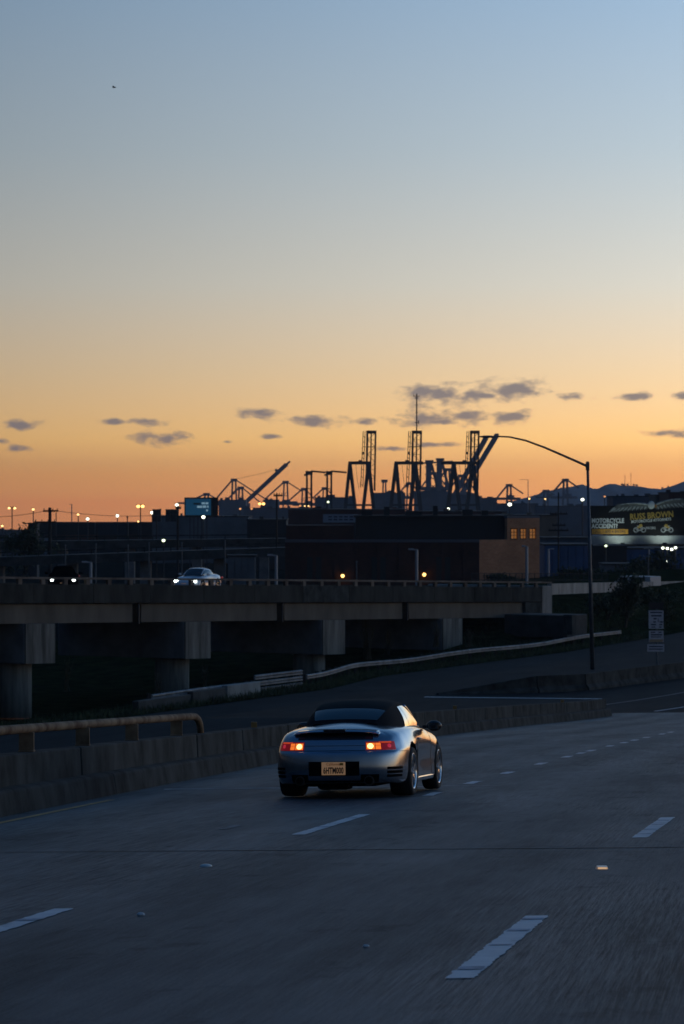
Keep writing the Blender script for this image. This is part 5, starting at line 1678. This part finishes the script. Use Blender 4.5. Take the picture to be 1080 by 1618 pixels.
def body_mesh(arches):
    US = np.concatenate([np.linspace(0, 0.26, 44), np.linspace(0.26, 1, 70)[1:]])
    VS = list(np.linspace(0, NL - 1, 33)) + [NL - 1 + t for t in (0.12, 0.28, 0.45, 0.62, 0.8, 1.0)]
    bm = bmesh.new()
    gr = {}
    for s in (1, -1):
        for i, u in enumerate(US):
            for j, v in enumerate(VS):
                p = car_S(float(u), float(v))
                if (i in (0, len(US) - 1) or j == len(VS) - 1):
                    p.x = 0.0
                    if s == -1:
                        gr[(s, i, j)] = gr[(1, i, j)]; continue
                gr[(s, i, j)] = bm.verts.new((s * p.x, p.y, p.z))
    for s in (1, -1):
        for i in range(len(US) - 1):
            for j in range(len(VS) - 1):
                q = [gr[(s, i, j)], gr[(s, i + 1, j)], gr[(s, i + 1, j + 1)], gr[(s, i, j + 1)]]
                q = list(dict.fromkeys(q))
                if len(q) >= 3:
                    try: bm.faces.new(q if s == 1 else q[::-1])
                    except ValueError: pass
    ring = [gr[(1, i, 0)] for i in range(len(US))] + [gr[(-1, i, 0)] for i in range(len(US) - 2, 0, -1)]
    bm.faces.new(ring[::-1])
    bmesh.ops.remove_doubles(bm, verts=bm.verts, dist=1e-5)
    bmesh.ops.recalc_face_normals(bm, faces=bm.faces)
    me = bpy.data.meshes.new('body')
    bm.to_mesh(me); bm.free()
    me.materials.append(M_silver); me.materials.append(M_well)
    me.polygons.foreach_set('use_smooth', [True] * len(me.polygons))
    o = bpy.data.objects.new('body_tmp', me); COL.objects.link(o)
    cut = MB()
    for (y, r, z) in arches:
        for s in (1, -1):
            cut.tube([(s * 0.50, y, z), (s * 1.3, y, z)], r, 40)
    co = cut.build('cut_tmp', None)
    co.data.materials.append(M_silver); co.data.materials.append(M_well)
    co.data.polygons.foreach_set('material_index', [1] * len(co.data.polygons))
    md = o.modifiers.new('b', 'BOOLEAN'); md.operation = 'DIFFERENCE'; md.object = co; md.solver = 'EXACT'
    dg = bpy.context.evaluated_depsgraph_get()
    res = bpy.data.meshes.new_from_object(o.evaluated_get(dg))
    bpy.data.objects.remove(o); bpy.data.objects.remove(co)
    res.name = 'body'
    return res
BODY = body_mesh([(-1.13, 0.372, 0.335), (1.22, 0.362, 0.33)])

# greenhouse tables (y, roof z, base half width, shoulder half width)
GHY = [-1.36, -1.18, -0.92, -0.60, -0.25, 0.10, 0.30, 0.56, 0.86]
GHZ = [0.965, 1.06, 1.165, 1.24, 1.28, 1.28, 1.25, 1.11, 0.92]
GHB = [0.50, 0.59, 0.65, 0.685, 0.695, 0.695, 0.69, 0.68, 0.63]
GHT = [0.42, 0.47, 0.51, 0.53, 0.535, 0.53, 0.53, 0.57, 0.60]
def gh_pt(y, t):
    """t 0 belt .. 1 shoulder .. 2 centre"""
    zr = float(cr(GHY, GHZ, y)); wb = float(cr(GHY, GHB, y)); wt = float(cr(GHY, GHT, y))
    zb = min(0.88, zr - 0.03)
    zsld = zb + (zr - zb) * 0.80
    if t <= 1:
        bul = 0.03 * math.sin(t * math.pi)
        return Vector((wb + (wt - wb) * t + bul, y, zb + (zsld - zb) * t))
    k = t - 1
    a = k * math.pi / 2
    return Vector((wt * math.cos(a), y, zsld + (zr - zsld) * math.sin(a) ** 0.85))
def gh_patch(y0, y1, t0, t1, off, nu=10, nv=6, s=1, full=False, y0b=None, y1b=None):
    """panel on the greenhouse; y0b/y1b give the y limits at t1 when slanted"""
    mb = MB(); g = []
    y0b = y0 if y0b is None else y0b; y1b = y1 if y1b is None else y1b
    ts_ = np.linspace(t0, t1, nv + 1)
    for i in range(nu + 1):
        row = []
        for t in ts_:
            f = (t - t0) / (t1 - t0)
            ya = y0 + (y0b - y0) * f; yz = y1 + (y1b - y1) * f
            y = ya + (yz - ya) * i / nu
            tt = float(t); sg_ = s
            if full and tt > 2: tt = 4 - tt; sg_ = -s
            p = gh_pt(y, tt); e_ = 0.01
            a = gh_pt(y + e_, tt) - gh_pt(y - e_, tt); b = gh_pt(y, min(tt + e_, 2)) - gh_pt(y, max(tt - e_, 0))
            n = a.cross(b).normalized()
            if n.dot(Vector((p.x, 0, p.z - 0.7))) < 0: n = -n
            q = p + n * off
            row.append((sg_ * q.x, q.y, q.z))
        g.append(row)
    nn = nv + 1
    mb.add([p for r_ in g for p in r_], [(i * nn + j, (i + 1) * nn + j, (i + 1) * nn + j + 1, i * nn + j + 1) for i in range(nu) for j in range(nv)])
    return mb
def wheel_parts(parent, x, y, r, w, s):
    """axle along x, outer face towards s"""
    hub = MB().tube([(x - s * w * 0.7, y, r), (x - s * 0.06, y, r)], r * 0.48, 20).build('wheel', M_disc, parent)
    # tyre lathe
    prof = [(-w, r * 0.66), (-w, r * 0.90), (-w * 0.9, r * 0.98), (-w * 0.5, r), (-0.03, r * 0.985), (0.0, r * 0.93), (0.004, r * 0.82), (-0.012, r * 0.735), (-0.03, r * 0.70)]
    def lathe(prof, n=40):
        vs, fs = [], []
        for k in range(n):
            a = 2 * math.pi * k / n
            for (d_, rr) in prof:
                vs.append((x + s * d_, y + rr * math.cos(a), r + rr * math.sin(a)))
        m_ = len(prof)
        for k in range(n):
            k2 = (k + 1) % n
            for j in range(m_ - 1):
                fs.append((k * m_ + j, k * m_ + j + 1, k2 * m_ + j + 1, k2 * m_ + j))
        return MB().add(vs, fs)
    lathe(prof).build('tyre', M_tyre, hub, smooth=True)
    rim = lathe([(-0.03, r * 0.74), (-0.004, r * 0.745), (-0.002, r * 0.70), (-0.03, r * 0.665), (-0.12, r * 0.64)]).build('rim', M_rim, hub, smooth=True)
    for k in range(5):
        a = 2 * math.pi * k / 5 + 0.35
        tw = 0.16
        vs = []
        for f, wd, dep in ((0.10, 0.055, -0.022), (0.3, 0.05, -0.012), (0.5, 0.052, -0.010), (0.69, 0.07, -0.014)):
            rr = r * f; aa = a + tw * f * 2
            c_, s_ = math.cos(aa), math.sin(aa)
            for sd in (-1, 1):
                vs.append((x + s * dep, y + rr * c_ - sd * wd * 0.5 * s_, r + rr * s_ + sd * wd * 0.5 * c_))
            for sd in (1, -1):
                vs.append((x + s * (dep - 0.035), y + rr * c_ - sd * wd * 0.42 * s_, r + rr * s_ + sd * wd * 0.42 * c_))
        fs = []
        for q_ in range(3):
            for j in range(4):
                j2 = (j + 1) % 4
                fs.append((q_ * 4 + j, q_ * 4 + j2, q_ * 4 + 4 + j2, q_ * 4 + 4 + j))
        MB().add(vs, fs).build('spoke', M_rim, hub)
    MB().tube([(x - s * 0.03, y, r), (x - s * 0.008, y, r)], r * 0.13, 14).build('centre_cap', M_rim, hub)
    return hub

def make_sports_car():
    c = thing('convertible_car', 'silver convertible sports car with black soft top driving away on the freeway', 'car')
    ob = bpy.data.objects.new('body', BODY); COL.objects.link(ob); ob.parent = c
    # soft top shell
    mb = gh_patch(-1.34, 0.31, 0.0, 4.0, 0.0, nu=26, nv=40, full=True)
    st_ = mb.build('soft_top', M_top, c, smooth=True)
    ws = gh_patch(0.30, 0.86, 0.0, 4.0, 0.0, nu=10, nv=40, full=True).build('windscreen', M_glass, c, smooth=True)
    gh_patch(-1.26, -0.93, 1.18, 2.82, 0.006, nu=8, nv=20, full=True, y0b=-1.26, y1b=-0.93).build('rear_window', M_glass, c, smooth=True)
    for s in (1, -1):
        gh_patch(-0.52, 0.80, 0.10, 0.93, 0.008, nu=20, nv=8, s=s, y0b=-0.38, y1b=0.34).build('side_window', M_sglass, c, smooth=True)
        gh_patch(-0.20, -0.185, 0.10, 0.93, 0.012, nu=1, nv=6, s=s, y0b=-0.28, y1b=-0.265).build('window_seal', M_trim, c)
        pts = [gh_pt(y, 0.98) for y in (0.24, 0.32, 0.45, 0.58, 0.72, 0.86)]
        MB().tube([(s * p.x, p.y, p.z) for p in pts], 0.028, 8).build('windscreen_pillar', M_silver, c, smooth=True)
        # belt strip
        pts = [gh_pt(y, 0.06) for y in (-1.2, -0.9, -0.5, 0.0, 0.5, 0.84)]
        MB().tube([(s * (p.x + 0.012), p.y, p.z) for p in pts], 0.012, 6).build('belt_trim', M_trim, c, smooth=True)
    # tail lamps
    for s in (1, -1):
        lamp = patch_mb(u_at_x(0.435), u_at_y(-1.87), 0.630, 0.735, 0.010, nu=16, mirror=s < 0).build('tail_lamp', M_tred, c, smooth=False)
        a0, a1 = u_at_x(0.445), u_at_x(0.64)
        patch_mb(a0, a1, 0.637, 0.718, 0.014, nu=8, mirror=s < 0).build('lit_lens', M_tlit, lamp)
        for xc_, rr_ in ((0.498, 0.042),):
            ellipse_mb(u_at_x(xc_), 0.677, u_at_x(xc_ + rr_) - u_at_x(xc_), 0.030 * rr_ / 0.036, 0.017, s < 0).build('bulb_glow', M_tcore if rr_ > 0.03 else M_tsec, lamp, smooth=True)
        ellipse_mb(u_at_x(0.745), 0.68, 0.006, 0.026, 0.014, s < 0).build('reflector', M_trefl, lamp, smooth=True)
        for xs_ in (0.56, 0.642):
            patch_mb(u_at_x(xs_), u_at_x(xs_ + 0.007), 0.634, 0.73, 0.018, nu=1, nv=3, mirror=s < 0).build('lens_rib', M_tred, lamp)
        patch_mb(u_at_x(0.445), u_at_x(0.66), 0.6815, 0.684, 0.0165, nu=6, nv=1, mirror=s < 0).build('lens_rib', M_tred, lamp)
        patch_mb(u_at_x(0.62), u_at_x(0.775), 0.716, 0.733, 0.016, nu=6, nv=2, mirror=s < 0).build('indicator_lens', M_tor, lamp)
        # bumper air slots behind the wheel
        for z0 in (0.275, 0.325, 0.375):
            patch_mb(u_at_x(0.70), u_at_y(-1.74), z0, z0 + 0.034, 0.006, nu=8, nv=2, mirror=s < 0).build('bumper_slot', M_well, c)
        # shut lines
        for y in (-0.60, 0.62):
            u = u_at_y(y)
            patch_mb(u, u + 0.0014, 0.25, 0.88, 0.003, nu=1, nv=10, mirror=s < 0).build('door_gap', M_trim, c)
        patch_mb(u_at_y(-1.80), u_at_y(-1.50), 0.604, 0.610, 0.003, nu=6, nv=1, mirror=s < 0).build('bumper_gap', M_trim, c)
        patch_mb(u_at_y(-0.74), u_at_y(-0.63), 0.40, 0.60, 0.005, nu=4, mirror=s < 0).build('side_intake', M_well, c)
        h = car_S(u_at_y(-0.38), v_at_z(u_at_y(-0.38), 0.745))
        MB().box((s * (h.x + 0.012), h.y, h.z), (0.03, 0.20, 0.028)).build('door_handle', M_silver, c, bevel=0.01)
        h = car_S(u_at_y(1.80), v_at_z(u_at_y(1.80), 0.52))
        MB().sphere((s * (h.x + 0.002), h.y, h.z), (0.015, 0.05, 0.022), 8, 5).build('side_marker', mat('amber_side_marker', (0.8, 0.45, 0.2), 0.2, emit=(1, 0.6, 0.3), strength=1.6), c, smooth=True)
        # mirror
        mr = MB().sphere((s * 0.935, 0.47, 0.90), (0.115, 0.085, 0.075), 14, 8).build('wing_mirror', M_trim, c, smooth=True)
        MB().bar((s * 0.78, 0.52, 0.89), (s * 0.9, 0.48, 0.89), 0.07, 0.04).build('mirror_stalk', M_trim, mr)
        MB().box((s * 0.935, 0.40, 0.90), (0.15, 0.012, 0.09)).build('mirror_glass', M_glass, mr, bevel=0.02)
        # exhaust
        ex_ = MB().tube([(s * 0.47, -1.9, 0.235), (s * 0.47, -2.17, 0.235)], 0.062, 16).build('exhaust_pipe', M_disc, c, smooth=False)
        MB().tube([(s * 0.47, -2.165, 0.235), (s * 0.47, -2.176, 0.235)], 0.05, 16).build('exhaust_bore', M_well, ex_)
        for p_, u_, a_ in ((s * 0.47, 0, 0),):
            patch_mb(u_at_x(0.36), u_at_x(0.60), 0.215, 0.315, 0.004, nu=6, mirror=s < 0).build('exhaust_cutout', M_well, c)
        # sill
        MB().bar((s * 0.845, -0.66, 0.205), (s * 0.845, 0.78, 0.205), 0.05, 0.07).build('sill', M_silver, c, bevel=0.02)
    # deck gap line and bumper line across the back
    um = u_at_x(0.43)
    patch_mb(-um, um, 0.622, 0.628, 0.003, nu=20, nv=1).build('bumper_gap', M_trim, c)
    patch_mb(-um, um, 0.686, 0.691, 0.003, nu=20, nv=1).build('lid_gap', M_trim, c)
    patch_mb(-u_at_x(0.60), u_at_x(0.60), 0.16 + 0.055, 0.235, 0.003, nu=20, nv=1).build('diffuser', M_well, c)
    # black patch painting the shadow gap under the rear wing
    patch_mb(-u_at_x(0.545), u_at_x(0.545), 0.765, 0.845, 0.004, nu=24).build('wing_shadow_patch', M_trim, c)
    for s in (1, -1):
        patch_mb(u_at_x(0.44), u_at_x(0.535), 0.77, 0.80, 0.007, nu=4, nv=2, mirror=s < 0).build('red_reflection_patch', mat('painted_red_reflection', (0.10, 0.008, 0.008), 0.3), c)  # dark red reflection in the gap, painted on as a patch
    # rear wing
    vs, fs = [], []
    n = 28
    prof = [(0.0, 0.0), (-0.03, 0.018), (0.02, 0.040), (0.20, 0.052), (0.30, 0.040), (0.30, 0.0)]
    for i in range(n + 1):
        f = -1 + 2 * i / n
        x = 0.585 * f
        yb_ = -2.085 + 0.13 * abs(f) ** 2.4
        zb_ = 0.856 - 0.03 * abs(f) ** 3
        th = 1.0 if abs(f) < 0.93 else 0.5
        for (dy_, dz2) in prof:
            vs.append((x, yb_ + dy_, zb_ + dz2 * th))
    m_ = len(prof)
    for i in range(n):
        for j in range(m_):
            j2 = (j + 1) % m_
            fs.append((i * m_ + j, i * m_ + j2, (i + 1) * m_ + j2, (i + 1) * m_ + j))
    fs += [tuple(range(m_)), tuple(n * m_ + j for j in reversed(range(m_)))]
    wing = MB().add(vs, fs).build('rear_wing', M_silver, c, smooth=False, bevel=0.008)
    MB().box((0, -2.105, 0.892), (0.30, 0.03, 0.022)).build('brake_light', M_trim, wing, bevel=0.005)
    # flush black patch painting the shade of a plate recess, then the plate
    patch_mb(-u_at_x(0.345), u_at_x(0.345), 0.30, 0.485, 0.004, nu=14).build('plate_shade_patch', M_well, c)
    pl = MB().box((0, -2.207, 0.395), (0.325, 0.012, 0.168)).build('licence_plate', M_plate, c, bevel=0.006)
    text_obj('6HTM000', 0.112, M_blk, pl, (0, -2.215, 0.332), align='CENTER', bold=0.0035, extrude=0.001, sx=0.60, name='plate_number')
    text_obj('California', 0.05, mat('red_plate_script', (0.40, 0.07, 0.02), 0.5), pl, (0, -2.215, 0.436), align='CENTER', extrude=0.001, sx=1.0, name='plate_script')
    MB().box((0.11, -2.2145, 0.452), (0.05, 0.002, 0.03)).build('plate_sticker', mat('yellow_sticker', (0.5, 0.25, 0.02), 0.5), pl)
    # underbody
    MB().box((0, 0.0, 0.21), (1.0, 3.6, 0.12)).build('underbody', M_well, c)
    MB().box((0, -1.75, 0.19), (0.28, 0.4, 0.16)).build('gearbox', M_well, c, bevel=0.03)
    for s in (1, -1):
        wheel_parts(c, s * 0.912, -1.13, 0.325, 0.30, s)
        wheel_parts(c, s * 0.882, 1.22, 0.320, 0.225, s)
    return c
car = make_sports_car()
# seat it on the sloping deck
def seat(o, px, Y, head):
    x = X(px, Y)
    fw = Vector((head, 1.0, 0))
    d1 = Vector((head * 0.01, 0.01, zroad(x + head * 0.01, Y + 0.01) - zroad(x, Y))).normalized()
    d2 = Vector((0.01, 0, zroad(x + 0.01, Y) - zroad(x, Y))).normalized()
    n = d2.cross(d1).normalized()
    if n.z < 0: n = -n
    r_ = d1.cross(n).normalized()
    M_ = Matrix((( r_.x, d1.x, n.x, 0), (r_.y, d1.y, n.y, 0), (r_.z, d1.z, n.z, 0), (0, 0, 0, 1)))
    pos = Vector((x, Y, zroad(x, Y) + 0.004)) + d1 * 1.13
    o.matrix_world = Matrix.Translation(pos) @ M_
seat(car, 551, 42.3, 0.188)
car.scale = (0.975, 1.0, 1.0)

# ---- cars on the viaduct (coming towards the camera)
M_wpaint = mat('white_car_paint', (0.55, 0.58, 0.62), 0.22, coat=0.6)
M_bpaint = mat('black_car_paint', (0.006, 0.006, 0.007), 1.0, spec=0.0)
M_head = mat('lit_headlamp', (1, 1, 1), 0.3, emit=(0.90, 1.0, 0.94), strength=9)
M_dullglass = mat('unreflecting_dark_glass', (0.004, 0.004, 0.005), 1.0, spec=0.0)  # sky reflection taken out of this glass to keep the car dark
def road_car(label, paint, name='car', glow=M_head, hl=1.0):
    c = thing(name, label, 'car', group='cars on the viaduct')
    me = BODY.copy(); me.materials[0] = paint
    ob = bpy.data.objects.new('body', me); COL.objects.link(ob); ob.parent = c; ob.scale = (1, 1.04, 1.12)
    rf = gh_patch(-1.34, 0.31, 0.9, 3.1, 0.012, nu=20, nv=24, full=True).build('roof', paint, c, smooth=True)
    gl = gh_patch(-1.34, 0.90, 0.0, 4.0, 0.0, nu=26, nv=36, full=True).build('windows', M_glass if paint is M_wpaint else M_dullglass, c, smooth=True)
    for o in (rf, gl): o.scale = (1, 1.02, 1.12)
    for s in (1, -1):
        l = MB().sphere((s * 0.62, 2.03, 0.66), (0.17 * hl, 0.10, 0.10 * hl), 10, 6).build('headlamp', glow, c, smooth=True)
        p = [gh_pt(y, 0.98) for y in (0.24, 0.45, 0.72, 0.86)]
        MB().tube([(s * q.x, q.y * 1.02, q.z * 1.12) for q in p], 0.035, 6).build('windscreen_pillar', paint, c)
        MB().sphere((s * 0.97, 0.6, 1.05), (0.12, 0.08, 0.08), 8, 5).build('wing_mirror', paint, c, smooth=True)
        MB().sphere((s * 0.86, -1.95, 0.80), (0.05, 0.14, 0.07), 8, 5).build('tail_lamp', M_tred, c, smooth=True)
        wheel_parts(c, s * 0.90, -1.17, 0.33, 0.22, s)
        wheel_parts(c, s * 0.875, 1.27, 0.33, 0.22, s)
    MB().box((0, 2.24, 0.36), (0.9, 0.03, 0.14)).build('grille', M_trim, c)
    MB().box((0, 2.27, 0.46), (0.3, 0.02, 0.14)).build('licence_plate', M_plate, c)
    return c
def deck_z(x, y):
    # top of the viaduct deck under (x, y)
    i = (Vector((x, y, 0)) - Vector((V0.x, V0.y, 0))).dot(VD) / Vector((VU.x, VU.y)).length
    return V0.z + VU.z * i - 0.39
def put_car(c, px, Y, rz):
    x = X(px, Y)
    c.location = (x, Y, deck_z(x, Y) + 0.01)
    c.rotation_euler = (0, 0, rz)
w = road_car('white car with lit headlights driving along the viaduct', M_wpaint)
put_car(w, 312, 200.5, R(180 - 20))
k = road_car('black car with lit headlights at the left end of the viaduct', M_bpaint, hl=0.6)
put_car(k, 100, 183.5, R(180 + 4))
# pale van parked beyond the parapet wall
vn = thing('van', 'pale van half hidden by the bush beyond the parapet wall', 'van', P(1002, 940, 292), R(50))
M_van = mat('pale_van_paint', (0.36, 0.38, 0.40), 0.4)
MB().add([(-0.9, -2.4, 0.35), (0.9, -2.4, 0.35), (0.9, 2.3, 0.35), (-0.9, 2.3, 0.35), (-0.88, -2.35, 1.75), (0.88, -2.35, 1.75), (0.88, 1.0, 1.75), (-0.88, 1.0, 1.75), (-0.9, 1.75, 1.1), (0.9, 1.75, 1.1), (-0.9, 2.3, 0.95), (0.9, 2.3, 0.95)],
         [(0, 1, 2, 3), (4, 5, 6, 7), (0, 1, 5, 4), (7, 6, 9, 8), (8, 9, 11, 10), (10, 11, 2, 3), (1, 2, 11, 9, 6, 5), (0, 3, 10, 8, 7, 4)]).build('body', M_van, vn, bevel=0.05)
for s in (1, -1):
    MB().box((s * 0.895, 0.6, 1.4), (0.02, 0.9, 0.45)).build('side_window', M_glass, vn)
    MB().box((s * 0.905, -1.0, 1.4), (0.02, 1.6, 0.45)).build('rear_side_window', M_glass, vn)
    for y_ in (-1.5, 1.5):
        MB().tube([(s * 0.65, y_, 0.33), (s * 0.92, y_, 0.33)], 0.33, 16).build('wheel', M_tyre, vn)

# ================================================================== haze over the harbour
hz_ = MB().box((0, 2700, 8.0), (9000, 6200, 146)).build('haze', None)
hm = bpy.data.materials.new('thin_evening_haze'); hm.use_nodes = True
ht = hm.node_tree; ht.nodes.clear()
pv = N(ht, 'ShaderNodeVolumePrincipled')
pv.inputs['Color'].default_value = (0.88, 0.93, 1.0, 1)
pv.inputs['Density'].default_value = 0.000078
pv.inputs['Anisotropy'].default_value = 0.0
ou = N(ht, 'ShaderNodeOutputMaterial')
ht.links.new(pv.outputs[0], ou.inputs['Volume'])
hz_.data.materials.append(hm)
hz_['kind'] = 'stuff'
hz_['label'] = 'thin evening haze over the harbour'
